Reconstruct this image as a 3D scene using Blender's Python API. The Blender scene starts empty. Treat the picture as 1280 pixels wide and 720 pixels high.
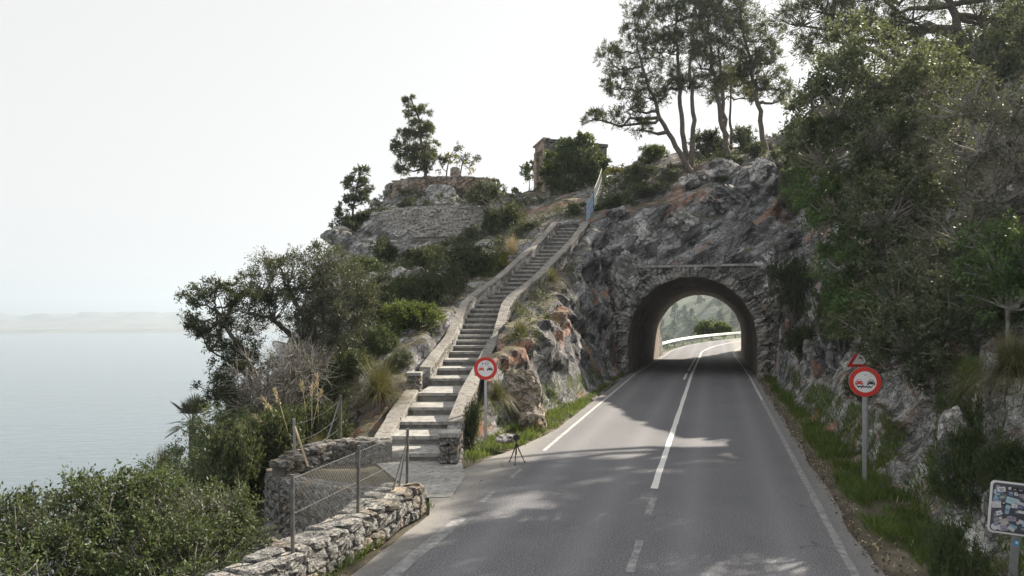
import bpy, bmesh, math, random
import numpy as np
from mathutils import Vector, Matrix, Quaternion
SC = bpy.context.scene
COL = SC.collection
R = math.radians

# ------------------------------------------------------------------ camera
CAMZ, FPX, HY = 3.6, 900.0, 385.0
cam_d = bpy.data.cameras.new('camera')
cam = bpy.data.objects.new('camera', cam_d); COL.objects.link(cam)
cam.location = (0, 0, CAMZ); cam.rotation_euler = (R(90), 0, 0)
cam_d.sensor_width = 36; cam_d.lens = 36*FPX/1280
cam_d.shift_y = (HY-360)/1280
cam_d.clip_start = 0.1; cam_d.clip_end = 40000
SC.camera = cam

# ------------------------------------------------------------------ sky, sun, exposure
SUN_AZ, SUN_EL = 46.0, 35.0          # azimuth clockwise from +Y
w = bpy.data.worlds.new('World'); SC.world = w; w.use_nodes = True
nt = w.node_tree; nt.nodes.clear()
sky = nt.nodes.new('ShaderNodeTexSky'); sky.sky_type = 'NISHITA'; sky.sun_disc = False
sky.sun_elevation = R(SUN_EL); sky.sun_rotation = R(SUN_AZ)
sky.air_density = 1.0; sky.dust_density = 1.5; sky.ozone_density = 1.0; sky.altitude = 100
hs = nt.nodes.new('ShaderNodeHueSaturation'); hs.inputs['Saturation'].default_value = 0.06
mx = nt.nodes.new('ShaderNodeMix'); mx.data_type = 'RGBA'; mx.inputs[0].default_value = 0.74
mx.inputs[7].default_value = (7.6, 7.55, 7.5, 1)      # high thin overcast veil
bg = nt.nodes.new('ShaderNodeBackground'); bg.inputs['Strength'].default_value = 0.060
out = nt.nodes.new('ShaderNodeOutputWorld')
L = nt.links.new
L(sky.outputs[0], hs.inputs['Color']); L(hs.outputs[0], mx.inputs[6]); L(mx.outputs[2], bg.inputs[0]); L(bg.outputs[0], out.inputs[0])
sl = bpy.data.lights.new('sun', 'SUN'); sl.energy = 5.0; sl.angle = R(0.5); sl.color = (1.0, 0.90, 0.76)
sun = bpy.data.objects.new('sun', sl); COL.objects.link(sun)
sdir = Vector((math.sin(R(SUN_AZ))*math.cos(R(SUN_EL)), math.cos(R(SUN_AZ))*math.cos(R(SUN_EL)), math.sin(R(SUN_EL))))
sun.rotation_euler = (-sdir).to_track_quat('-Z', 'Y').to_euler(); sun.location = (30, 30, 60)
SC.view_settings.view_transform = 'Standard'; SC.view_settings.look = 'None'
SC.view_settings.exposure = 1.12; SC.view_settings.gamma = 1.0
SC.cycles.max_bounces = 6; SC.cycles.diffuse_bounces = 3; SC.cycles.glossy_bounces = 2
SC.cycles.transmission_bounces = 3; SC.cycles.transparent_max_bounces = 8; SC.cycles.volume_bounces = 0
SC.cycles.use_denoising = True

# ------------------------------------------------------------------ frames
def P(x, y, Y):                       # where the thing seen at (x, y) stands when it is Y metres ahead
    return Vector(((x-640)/FPX*Y, Y, CAMZ+(HY-y)/FPX*Y))
RA = math.atan(0.28); CT, ST = math.cos(RA), math.sin(RA); OX = -1.2
def st_of(X, Y): return (X-OX)*ST+Y*CT, (X-OX)*CT-Y*ST
def rd(s, t, z=0.0): return Vector((OX+s*ST+t*CT, s*CT-t*ST, z))
S_IN, S_OUT = 40.5, 63.8              # tunnel mouths
HALF, SPRING = 3.38, 1.9              # tunnel half width, springing height

# ------------------------------------------------------------------ object helpers
def tag(o, label=None, cat=None, group=None, kind=None):
    if label: o['label'] = label
    if cat: o['category'] = cat
    if group: o['group'] = group
    if kind: o['kind'] = kind
    return o
def empty(name, loc, label, cat, group=None, rz=0.0):
    o = bpy.data.objects.new(name, None); COL.objects.link(o); o.location = loc; o.rotation_euler = (0, 0, rz)
    o.empty_display_size = 0.3
    return tag(o, label, cat, group)
def link(name, me, parent=None, loc=None, rot=None, scale=None):
    o = bpy.data.objects.new(name, me); COL.objects.link(o)
    if parent is not None: o.parent = parent
    if loc is not None: o.location = loc
    if rot is not None: o.rotation_euler = rot
    if scale is not None: o.scale = scale
    return o
def mesh_np(name, V, F, mat, smooth=False, attr=None):
    V = np.asarray(V, np.float32); F = np.asarray(F, np.int32); k = F.shape[1]; n = F.shape[0]
    me = bpy.data.meshes.new(name)
    me.vertices.add(len(V)); me.vertices.foreach_set('co', V.ravel())
    me.loops.add(n*k); me.loops.foreach_set('vertex_index', F.ravel())
    me.polygons.add(n); me.polygons.foreach_set('loop_start', np.arange(0, n*k, k, dtype=np.int32))
    me.polygons.foreach_set('loop_total', np.full(n, k, np.int32))
    me.polygons.foreach_set('use_smooth', np.full(n, smooth, bool))
    me.update(calc_edges=True)
    if mat: me.materials.append(mat)
    if attr is not None:
        for nm, a in attr.items():
            at = me.attributes.new(nm, 'FLOAT', 'POINT'); at.data.foreach_set('value', np.asarray(a, np.float32))
    return me
class MB:
    """collects boxes, tubes and polygons for one mesh"""
    def __init__(s): s.v = []; s.f = []; s.m = []; s.cm = 0
    def add(s, vs, fs):
        b = len(s.v); s.v += [tuple(v) for v in vs]
        for f in fs: s.f.append(tuple(b+i for i in f)); s.m.append(s.cm)
        return s
    def box(s, c, d, rot=None, taper=1.0):
        x, y, z = d[0]/2, d[1]/2, d[2]/2
        vs = [Vector((sx*x*(taper if sz > 0 else 1), sy*y*(taper if sz > 0 else 1), sz*z)) for sz in (-1, 1) for sy in (-1, 1) for sx in (-1, 1)]
        if rot is not None: vs = [rot @ v for v in vs]
        vs = [v+Vector(c) for v in vs]
        return s.add(vs, [(0, 2, 3, 1), (4, 5, 7, 6), (0, 1, 5, 4), (2, 6, 7, 3), (0, 4, 6, 2), (1, 3, 7, 5)])
    def tube(s, pts, r, n=8, cap=True):
        pts = [Vector(p) for p in pts]; rs = r if isinstance(r, (list, tuple)) else [r]*len(pts)
        rings = []
        for i, p in enumerate(pts):
            d = (pts[min(i+1, len(pts)-1)]-pts[max(i-1, 0)]).normalized()
            a = d.orthogonal().normalized() if i == 0 else (prev-d*prev.dot(d)).normalized()
            prev = a; b = d.cross(a)
            rings.append([p+(a*math.cos(2*math.pi*k/n)+b*math.sin(2*math.pi*k/n))*rs[i] for k in range(n)])
        vs = [v for r_ in rings for v in r_]; fs = []
        for i in range(len(pts)-1):
            for k in range(n): fs.append((i*n+k, i*n+(k+1) % n, (i+1)*n+(k+1) % n, (i+1)*n+k))
        if cap: fs.append(tuple(range(n-1, -1, -1))); fs.append(tuple((len(pts)-1)*n+k for k in range(n)))
        return s.add(vs, fs)
    def disc(s, c, r, nrm, n=32, inner=0.0, up=None):
        nrm = Vector(nrm).normalized(); a = Vector((0, 0, 1)).cross(nrm).normalized(); b = nrm.cross(a)
        c = Vector(c)
        o = [c+(a*math.cos(2*math.pi*k/n)+b*math.sin(2*math.pi*k/n))*r for k in range(n)]
        if inner <= 0: return s.add(o, [tuple(range(n))])
        i_ = [c+(a*math.cos(2*math.pi*k/n)+b*math.sin(2*math.pi*k/n))*inner for k in range(n)]
        return s.add(o+i_, [(k, (k+1) % n, n+(k+1) % n, n+k) for k in range(n)])
    def mesh(s, name, *mats, smooth=False):
        me = bpy.data.meshes.new(name); me.from_pydata(s.v, [], s.f); me.update()
        for m in mats: me.materials.append(m)
        if len(mats) > 1: me.polygons.foreach_set('material_index', s.m)
        if smooth: me.polygons.foreach_set('use_smooth', [True]*len(s.f))
        return me
    def obj(s, name, mat, parent=None, smooth=False, **k):
        mats = mat if isinstance(mat, (list, tuple)) else [mat]
        return link(name, s.mesh(name, *mats, smooth=smooth), parent, **k)

# ------------------------------------------------------------------ materials
class NT:
    def __init__(s, name):
        s.m = bpy.data.materials.new(name); s.m.use_nodes = True; s.t = s.m.node_tree; s.t.nodes.clear()
        s.out = s.n('ShaderNodeOutputMaterial'); s.b = s.n('ShaderNodeBsdfPrincipled'); s.l(s.b.outputs[0], s.out.inputs[0])
    def n(s, t, **k):
        q = s.t.nodes.new(t)
        for a, b in k.items(): setattr(q, a, b)
        return q
    def l(s, a, b): s.t.links.new(a, b)
    def coord(s, kind='Object'): return s.n('ShaderNodeTexCoord').outputs[kind]
    def noise(s, scale, detail=4, rough=0.55, vec=None, dist=0.0):
        q = s.n('ShaderNodeTexNoise'); q.inputs['Scale'].default_value = scale; q.inputs['Detail'].default_value = detail
        q.inputs['Roughness'].default_value = rough; q.inputs['Distortion'].default_value = dist
        if vec is not None: s.l(vec, q.inputs['Vector'])
        return q.outputs['Fac']
    def vor(s, scale, vec=None, feature='F1', outp='Distance'):
        q = s.n('ShaderNodeTexVoronoi'); q.feature = feature; q.inputs['Scale'].default_value = scale
        if vec is not None: s.l(vec, q.inputs['Vector'])
        return q.outputs[outp]
    def ramp(s, fac, stops):
        q = s.n('ShaderNodeValToRGB'); e = q.color_ramp.elements
        while len(e) < len(stops): e.new(0.5)
        for i, (p, c) in enumerate(stops):
            e[i].position = p; e[i].color = (*c, 1) if not isinstance(c, (int, float)) else (c, c, c, 1)
        s.l(fac, q.inputs[0]); return q.outputs[0]
    def mix(s, fac, a, b, mode='MIX'):
        q = s.n('ShaderNodeMix', data_type='RGBA', blend_type=mode)
        for v, i in ((fac, 0), (a, 6), (b, 7)):
            if hasattr(v, 'links') or hasattr(v, 'is_linked'): s.l(v, q.inputs[i])
            elif isinstance(v, (int, float)): q.inputs[i].default_value = v if i == 0 else (v, v, v, 1)
            else: q.inputs[i].default_value = (*v, 1)
        return q.outputs[2]
    def warp(s, v, scale, k):
        q = s.n('ShaderNodeTexNoise'); q.inputs['Scale'].default_value = scale; q.inputs['Detail'].default_value = 4; s.l(v, q.inputs['Vector'])
        m = s.n('ShaderNodeVectorMath', operation='SCALE'); s.l(q.outputs['Color'], m.inputs[0]); m.inputs['Scale'].default_value = k
        a = s.n('ShaderNodeVectorMath', operation='ADD'); s.l(v, a.inputs[0]); s.l(m.outputs[0], a.inputs[1]); return a.outputs[0]
    def facet(s, v, scale):
        w_ = s.warp(v, scale*.7, .22/scale*2)
        q = s.n('ShaderNodeTexVoronoi'); q.feature = 'F1'; q.inputs['Scale'].default_value = scale; s.l(w_, q.inputs['Vector'])
        d = s.n('ShaderNodeVectorMath', operation='SUBTRACT'); s.l(w_, d.inputs[0]); s.l(q.outputs['Position'], d.inputs[1])
        e = s.n('ShaderNodeVectorMath', operation='SUBTRACT'); s.l(q.outputs['Color'], e.inputs[0]); e.inputs[1].default_value = (.5, .5, .5)
        g = s.n('ShaderNodeVectorMath', operation='DOT_PRODUCT'); s.l(d.outputs[0], g.inputs[0]); s.l(e.outputs[0], g.inputs[1])
        x = s.n('ShaderNodeSeparateXYZ'); s.l(q.outputs['Color'], x.inputs[0]); return g.outputs['Value'], x.outputs[1]
    def math(s, op, a, b=0.0):
        q = s.n('ShaderNodeMath', operation=op)
        for v, i in ((a, 0), (b, 1)):
            if isinstance(v, (int, float)): q.inputs[i].default_value = v
            else: s.l(v, q.inputs[i])
        return q.outputs[0]
    def col(s, c):
        if isinstance(c, tuple): s.b.inputs['Base Color'].default_value = (*c, 1)
        else: s.l(c, s.b.inputs['Base Color'])
    def rough(s, v): s.b.inputs['Roughness'].default_value = v
    def bump(s, h, strength=0.4, dist=0.05, prev=None):
        q = s.n('ShaderNodeBump'); q.inputs['Strength'].default_value = strength; q.inputs['Distance'].default_value = dist
        s.l(h, q.inputs['Height'])
        if prev is not None: s.l(prev, q.inputs['Normal'])
        s.l(q.outputs[0], s.b.inputs['Normal']); return q.outputs[0]

def m_simple(name, c, rough=0.7, metal=0.0, var=0.15, scale=6.0, bump=0.15):
    t = NT(name); v = t.coord(); f = t.noise(scale, 5, 0.6, v)
    lo = tuple(x*(1-var) for x in c); hi = tuple(min(1, x*(1+var)) for x in c)
    t.col(t.ramp(f, [(0.3, lo), (0.7, hi)])); t.rough(rough); t.b.inputs['Metallic'].default_value = metal
    if bump: t.bump(t.noise(scale*6, 4, 0.6, v), bump, 0.01)
    return t.m

def m_worn(name, c):
    t = NT(name); v = t.coord(); a = t.noise(1.1, 6, .65, v); b = t.noise(7, 6, .7, v); d = t.noise(45, 3, .7, v)
    col = t.ramp(a, [(.3, tuple(x*.62 for x in c)), (.55, c), (.72, tuple(x*1.35 for x in c))])
    col = t.mix(t.ramp(b, [(.40, .75), (.52, 0.0)]), col, tuple(x*.38 for x in c)); col = t.mix(t.ramp(d, [(.55, 0.0), (.7, .5)]), col, tuple(x*1.6 for x in c))
    t.col(col); t.rough(.9); t.bump(t.math('ADD', b, t.math('MULTIPLY', d, .4)), .5, .02); return t.m

def m_rock(name, lo, hi, stain=(0.30, 0.15, 0.08), stain_lim=0.62, soil=True, sc=1.0, stain_mix=0.8):
    t = NT(name); v = t.coord()
    a = t.noise(0.55*sc, 6, 0.62, v, 0.6); b = t.noise(4.5*sc, 8, 0.72, v); c = t.noise(22*sc, 4, 0.7, v)
    base = t.ramp(t.math('ADD', t.math('MULTIPLY', a, 0.5), t.math('MULTIPLY', b, 0.5)), [(0.34, lo), (0.52, tuple((x+y)/2 for x, y in zip(lo, hi))), (0.68, hi)])
    mpb = t.n('ShaderNodeMapping', vector_type='TEXTURE'); mpb.inputs['Rotation'].default_value = (0.1, -0.6, 0.0); mpb.inputs['Scale'].default_value = (1.7, 1.1, .62); t.l(v, mpb.inputs[0]); v2 = mpb.outputs[0]
    f1 = t.facet(v2, 1.15*sc); f2 = t.facet(v2, 4.2*sc)
    base = t.mix(0.85, base, t.ramp(t.math('ADD', t.math('MULTIPLY', f1[1], .6), t.math('MULTIPLY', f2[1], .4)), [(.22, .30), (.5, .95), (.78, 1.9)]), 'MULTIPLY')
    base = t.mix(t.ramp(c, [(0.40, 0.45), (0.52, 0.0)]), base, tuple(x*0.35 for x in lo))        # dark lichen specks
    base = t.mix(t.ramp(t.vor(1.1*sc, t.warp(v2, 1.3*sc, .5), 'DISTANCE_TO_EDGE'), [(0.0, 0.95), (0.035, 0.0)]), base, tuple(x*.25 for x in lo))
    base = t.mix(t.ramp(t.vor(3.1*sc, t.warp(v2, 3.5*sc, .22), 'DISTANCE_TO_EDGE'), [(0.0, 0.75), (0.045, 0.0)]), base, tuple(x*.3 for x in lo))   # fissures
    base = t.mix(t.ramp(b, [(0.60, 0.0), (0.68, 0.7)]), base, tuple(min(.8, x*1.35) for x in hi)) # pale lichen
    if stain:
        mp = t.n('ShaderNodeMapping', vector_type='TEXTURE'); mp.inputs['Rotation'].default_value = (0.1, -0.6, 0.0); mp.inputs['Scale'].default_value = (1.9, 1, .6); t.l(v, mp.inputs[0]); st = t.noise(0.33*sc, 5, 0.6, mp.outputs[0], 0.8)
        st2 = t.math('MULTIPLY', t.ramp(st, [(stain_lim-0.06, 0.0), (stain_lim+0.03, 1.0)]), t.ramp(b, [(0.36, 0.2), (0.56, 1.0)]))
        base = t.mix(t.math('MULTIPLY', st2, stain_mix), base, stain)
    if soil:
        g = t.n('ShaderNodeNewGeometry'); sx = t.n('ShaderNodeSeparateXYZ'); t.l(g.outputs['True Normal'], sx.inputs[0])
        flat = t.math('ADD', sx.outputs[2], t.math('MULTIPLY', t.math('SUBTRACT', t.noise(1.6, 5, 0.65, v), 0.5), 0.9))
        soilc = t.ramp(t.noise(9, 5, 0.7, v), [(0.3, (0.055, 0.05, 0.03)), (0.55, (0.13, 0.115, 0.075)), (0.75, (0.22, 0.20, 0.15))])
        base = t.mix(t.ramp(flat, [(0.80, 0.0), (0.95, 1.0)]), base, soilc)
    t.col(base); t.rough(0.9); t.b.inputs['Specular IOR Level'].default_value = 0.25
    p = t.bump(f1[0], 1.0, 0.9); p = t.bump(f2[0], 0.9, 0.4, p)
    p = t.bump(b, 0.55, 0.10/sc, p)
    t.bump(c, 0.6, 0.03/sc, p)
    return t.m

def m_leaf(name, c1, c2, c3=None, trans=0.3, rough=0.55):
    t = NT(name); g = t.n('ShaderNodeNewGeometry'); oi = t.n('ShaderNodeObjectInfo')
    f = g.outputs['Random Per Island']; n = t.noise(1.7, 3, 0.6, t.coord())
    ff = t.math('ADD', t.math('MULTIPLY', f, 0.45), t.math('MULTIPLY', t.math('SUBTRACT', n, .25), 1.15))
    col = t.ramp(ff, [(0.25, c1), (0.55, c2), (0.85, c3 or c2)])
    hv = t.n('ShaderNodeHueSaturation'); t.l(col, hv.inputs['Color'])
    t.l(t.math('ADD', 0.8, t.math('MULTIPLY', oi.outputs['Random'], 0.4)), hv.inputs['Value']); col = hv.outputs[0]
    t.col(col); t.rough(rough); t.b.inputs['Specular IOR Level'].default_value = 0.35
    tr = t.n('ShaderNodeBsdfTranslucent'); t.l(t.mix(0.5, col, (0.16, 0.17, 0.03)), tr.inputs[0])
    ms = t.n('ShaderNodeMixShader'); ms.inputs[0].default_value = trans
    t.l(t.b.outputs[0], ms.inputs[1]); t.l(tr.outputs[0], ms.inputs[2]); t.l(ms.outputs[0], t.out.inputs[0])
    return t.m

M = {}
M['rock'] = m_rock('grey_limestone', (0.085, 0.084, 0.084), (0.41, 0.41, 0.42), stain=(0.40, 0.185, 0.095), stain_lim=0.615, stain_mix=0.8)
M['rock_pale'] = m_rock('pale_limestone', (0.21, 0.208, 0.203), (0.62, 0.61, 0.60), stain=(0.36, 0.28, 0.21), stain_lim=0.66, soil=True)
M['rock_right'] = m_rock('lichened_limestone', (0.09, 0.09, 0.085), (0.56, 0.56, 0.54), stain=(0.30, 0.18, 0.12), stain_lim=0.60, stain_mix=0.7, sc=2.2)
M['boulder'] = m_rock('boulder_limestone', (0.26, 0.25, 0.24), (0.58, 0.57, 0.55), stain=None, soil=False, sc=2.0)
M['rock_warm'] = m_rock('ochre_rock', (0.17, 0.145, 0.12), (0.46, 0.40, 0.33), stain=(0.36, 0.23, 0.13), stain_lim=0.6, soil=False, sc=2.5)
M['stone'] = m_rock('rubble_stone', (0.23, 0.225, 0.213), (0.50, 0.49, 0.47), stain=(0.36, 0.28, 0.19), stain_lim=0.66, soil=False, sc=3.0)
M['stone_warm'] = m_rock('warm_rubble_stone', (0.22, 0.195, 0.165), (0.52, 0.48, 0.42), stain=(0.40, 0.30, 0.21), stain_lim=0.56, soil=False, sc=3.0)
M['portal_stone'] = m_rock('portal_stone', (0.13, 0.127, 0.12), (0.48, 0.465, 0.43), stain=(0.33, 0.23, 0.18), stain_lim=0.6, soil=False, sc=2.2)
M['mortar'] = m_simple('mortar', (0.11, 0.105, 0.095), 0.95, var=0.35, scale=5, bump=0.4)
M['pale_stone'] = m_simple('pale_wall_stone', (0.37, 0.35, 0.325), .95, var=.38, scale=1.6, bump=.5)
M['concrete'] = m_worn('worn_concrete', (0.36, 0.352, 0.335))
M['cap_stone'] = m_worn('weathered_cap_stone', (0.27, 0.255, 0.23))
M['riser'] = m_simple('shaded_riser', (0.17, 0.165, 0.155), 0.95, var=0.45, scale=5, bump=0.5)  # shade below each nosing is put into this darker colour
M['tunnel'] = m_simple('sooty_tunnel_lining', (0.20, 0.165, 0.13), 0.9, var=0.45, scale=1.5, bump=0.5)
M['white_paint'] = m_simple('white_road_paint', (0.68, 0.68, 0.66), 0.75, var=0.14, scale=9, bump=0.2)
M['steel'] = m_simple('galvanised_steel', (0.50, 0.52, 0.54), 0.45, 0.75, var=0.15, scale=8, bump=0.05)
M['grey_post'] = m_simple('dull_grey_metal', (0.30, 0.31, 0.32), 0.6, 0.3, var=0.25, scale=8, bump=0.1)
M['rust_post'] = m_simple('dark_weathered_metal', (0.13, 0.125, 0.12), 0.7, 0.3, var=0.35, scale=10, bump=0.1)
M['wire'] = m_simple('fence_wire', (0.30, 0.30, 0.29), 0.6, 0.5, var=0.1, bump=0)
M['red'] = m_simple('sign_red', (0.60, 0.035, 0.025), 0.4, var=0.12, bump=0)
M['white'] = m_simple('sign_white', (0.78, 0.78, 0.78), 0.4, var=0.05, bump=0)
M['black'] = m_simple('sign_black', (0.02, 0.02, 0.022), 0.45, var=0.1, bump=0)
M['grey_scrawl'] = m_simple('grey_scrawl', (0.25, 0.25, 0.27), 0.5, var=0.1, bump=0)
M['blue_rail'] = m_simple('blue_painted_rail', (0.26, 0.36, 0.50), 0.5, 0.0, var=0.2, bump=0.05)
M['pale_rail'] = m_simple('pale_fence_paint', (0.50, 0.50, 0.46), 0.6, var=0.2, bump=0.05)
M['wood'] = m_simple('pale_timber', (0.46, 0.38, 0.27), 0.85, var=0.2, scale=12, bump=0.3)
M['bark'] = m_simple('grey_brown_bark', (0.13, 0.11, 0.095), 0.95, var=0.45, scale=7, bump=0.8)
M['bark_pale'] = m_simple('pale_grey_bark', (0.27, 0.25, 0.23), 0.95, var=0.35, scale=7, bump=0.6)
M['twig'] = m_simple('dry_twig', (0.19, 0.175, 0.165), 0.95, var=0.3, scale=5, bump=0)
M['straw'] = m_simple('dry_straw', (0.50, 0.42, 0.26), 0.9, var=0.25, scale=4, bump=0)
M['tower_wall'] = m_rock('tower_masonry', (0.24, 0.20, 0.165), (0.50, 0.43, 0.36), stain=(0.46, 0.33, 0.26), stain_lim=0.52, soil=False, sc=3)
M['tower_grey'] = m_rock('tower_grey_masonry', (0.16, 0.15, 0.135), (0.34, 0.32, 0.29), stain=None, soil=False, sc=3)
M['pink_wall'] = m_rock('rosy_masonry', (0.22, 0.19, 0.165), (0.48, 0.42, 0.36), stain=(0.44, 0.32, 0.25), stain_lim=0.54, soil=False, sc=2)
M['leaf_dark'] = m_leaf('dark_evergreen_leaf', (0.030, 0.043, 0.023), (0.063, 0.086, 0.043), (0.116, 0.140, 0.074))
M['leaf_mastic'] = m_leaf('mastic_leaf', (0.036, 0.058, 0.025), (0.080, 0.116, 0.046), (0.145, 0.189, 0.080))
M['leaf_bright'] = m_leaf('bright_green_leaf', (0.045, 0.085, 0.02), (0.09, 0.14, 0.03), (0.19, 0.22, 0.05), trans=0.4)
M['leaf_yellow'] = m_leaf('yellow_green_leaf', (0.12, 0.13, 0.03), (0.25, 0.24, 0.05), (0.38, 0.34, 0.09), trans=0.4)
M['leaf_olive'] = m_leaf('grey_green_leaf', (0.049, 0.059, 0.038), (0.098, 0.115, 0.077), (0.182, 0.196, 0.140))
M['leaf_oak'] = m_leaf('holm_oak_leaf', (0.050, 0.068, 0.040), (0.15, 0.185, 0.11), (0.34, 0.37, 0.25), trans=0.42)
M['leaf_green'] = m_leaf('mid_green_leaf', (0.037, 0.075, 0.025), (0.081, 0.150, 0.050), (0.150, 0.237, 0.088), trans=0.35)
M['needle'] = m_leaf('pine_needle', (0.045, 0.055, 0.032), (0.105, 0.12, 0.065), (0.19, 0.195, 0.10), trans=0.35)
M['needle_sunny'] = m_leaf('sunlit_pine_needle', (0.04, 0.05, 0.015), (0.10, 0.11, 0.035), (0.22, 0.18, 0.06), trans=0.4)  # lit copy of the needles, sunlight put into the leaf colour
M['grass'] = m_leaf('verge_grass', (0.05, 0.085, 0.022), (0.11, 0.185, 0.042), (0.24, 0.30, 0.09), trans=0.45)
M['drygrass'] = m_leaf('tussock_blade', (0.060, 0.060, 0.030), (0.144, 0.138, 0.066), (0.360, 0.300, 0.144), trans=0.35)
M['palmleaf'] = m_leaf('palm_leaf', (0.05, 0.06, 0.04), (0.10, 0.115, 0.08), (0.20, 0.21, 0.16), trans=0.2)

def m_road():
    t = NT('worn_asphalt'); v = t.coord()
    a = t.noise(0.35, 5, 0.6, v, 0.4); b = t.noise(42, 3, 0.75, v); c = t.noise(3.0, 6, 0.7, v)
    col = t.ramp(a, [(0.30, (0.122, 0.124, 0.136)), (0.7, (0.180, 0.181, 0.194))])
    col = t.mix(t.ramp(b, [(0.38, 0.75), (0.50, 0.0)]), col, (0.05, 0.05, 0.054))
    col = t.mix(t.ramp(b, [(0.54, 0.0), (0.66, 0.8)]), col, (0.42, 0.415, 0.41))
    col = t.mix(t.ramp(c, [(0.62, 0.0), (0.72, 0.35)]), col, (0.19, 0.18, 0.165))
    # tyre-polished wheel tracks run with the road
    tt = t.n('ShaderNodeVectorMath', operation='DOT_PRODUCT'); t.l(v, tt.inputs[0]); tt.inputs[1].default_value = (CT, -ST, 0)
    lane = t.math('PINGPONG', t.math('ADD', tt.outputs['Value'], OX*-CT), 1.5)
    col = t.mix(t.ramp(t.math('ADD', t.math('ABSOLUTE', t.math('SUBTRACT', lane, 0.75)), t.math('MULTIPLY', a, 0.3)), [(0.18, 0.30), (0.55, 0.0)]), col, (0.27, 0.27, 0.28))
    vv = t.n('ShaderNodeVectorMath', operation='ADD'); t.l(v, vv.inputs[0])
    nn = t.n('ShaderNodeTexNoise'); nn.inputs['Scale'].default_value = 1.7; t.l(v, nn.inputs['Vector']); t.l(nn.outputs['Color'], vv.inputs[1])
    cr = t.vor(0.33, vv.outputs[0], 'DISTANCE_TO_EDGE')
    col = t.mix(t.math('MULTIPLY', t.ramp(cr, [(0.0, 1.0), (0.006, 0.0)]), t.ramp(a, [(0.5, 0.0), (0.6, 0.7)])), col, (0.03, 0.03, 0.03))
    grit = t.math('ADD', t.math('ABSOLUTE', t.math('ADD', tt.outputs['Value'], OX*-CT)), t.math('MULTIPLY', c, 1.4)); col = t.mix(t.ramp(t.math('MULTIPLY', grit, .2), [(.70, 0.0), (.86, .75)]), col, (0.27, 0.255, 0.23))
    t.col(col); t.rough(0.85); t.b.inputs['Specular IOR Level'].default_value = 0.3
    t.bump(b, 0.5, 0.012)
    return t.m
M['road'] = m_road()
def m_sea():
    t = NT('sea_water'); v = t.coord()
    t.col((0.09, 0.125, 0.15)); t.rough(0.15); t.b.inputs['IOR'].default_value = 1.33
    mp = t.n('ShaderNodeMapping'); mp.inputs['Scale'].default_value = (0.35, 1.0, 1.0); mp.inputs['Rotation'].default_value = (0, 0, R(-8)); t.l(v, mp.inputs[0])
    a = t.noise(0.10, 5, 0.6, mp.outputs[0], 0.3); b = t.noise(0.013, 3, 0.5, mp.outputs[0])
    p = t.bump(a, 0.5, 2.0); t.bump(b, 0.2, 5.0, p)
    t.b.inputs['Emission Strength'].default_value = 0
    return t.m
M['sea'] = m_sea()
def m_soil():
    t = NT('verge_soil'); v = t.coord(); a = t.noise(1.2, 6, 0.65, v); b = t.noise(30, 4, 0.7, v)
    c = t.ramp(a, [(0.3, (0.05, 0.045, 0.03)), (0.5, (0.10, 0.085, 0.055)), (0.7, (0.20, 0.17, 0.125))])
    c = t.mix(t.ramp(b, [(0.55, 0.0), (0.7, 0.7)]), c, (0.28, 0.26, 0.22)); t.col(c); t.rough(0.95); t.bump(b, 0.8, 0.03); return t.m
M['soil'] = m_soil()
M['gravel'] = m_simple('gravelly_path', (0.27, 0.255, 0.235), 0.95, var=0.3, scale=14, bump=0.6)
def m_hill(name, c1, c2, sc):
    t = NT(name); v = t.coord(); a = t.noise(sc, 6, 0.7, v); t.col(t.ramp(a, [(0.35, c1), (0.65, c2)])); t.rough(1.0)
    t.bump(t.noise(sc*3, 5, 0.7, v), 1.0, 4.0); return t.m
M['far_wood'] = m_hill('far_woodland', (0.035, 0.055, 0.03), (0.12, 0.14, 0.08), 0.05)
M['far_land'] = m_hill('far_shore_land', (0.08, 0.09, 0.07), (0.24, 0.23, 0.20), 0.004)
# ------------------------------------------------------------------ noise toolkit (numpy)
def _h(i, j, k, seed):
    x = (i.astype(np.int64)*374761393 + j.astype(np.int64)*668265263 + k.astype(np.int64)*2147483647 + seed*1274126177) & 0xFFFFFFFF
    x = ((x ^ (x >> 13))*1274126177) & 0xFFFFFFFF
    x = ((x ^ (x >> 16))*2246822519) & 0xFFFFFFFF
    return ((x ^ (x >> 15)) & 0xFFFFFF)/float(0x1000000)
def vnoise(p, seed=0):
    b = np.floor(p); f = p-b; f = f*f*(3-2*f); b = b.astype(np.int64); r = 0
    for dx in (0, 1):
        for dy in (0, 1):
            for dz in (0, 1):
                wgt = (f[:, 0] if dx else 1-f[:, 0])*(f[:, 1] if dy else 1-f[:, 1])*(f[:, 2] if dz else 1-f[:, 2])
                r = r+wgt*_h(b[:, 0]+dx, b[:, 1]+dy, b[:, 2]+dz, seed)
    return r*2-1
def fbm(p, octv=4, seed=0):
    a, r, s = 1.0, 0, 0
    for o in range(octv): r = r+a*vnoise(p*(2.03**o), seed+o*17); s += a; a *= 0.52
    return r/s
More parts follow.
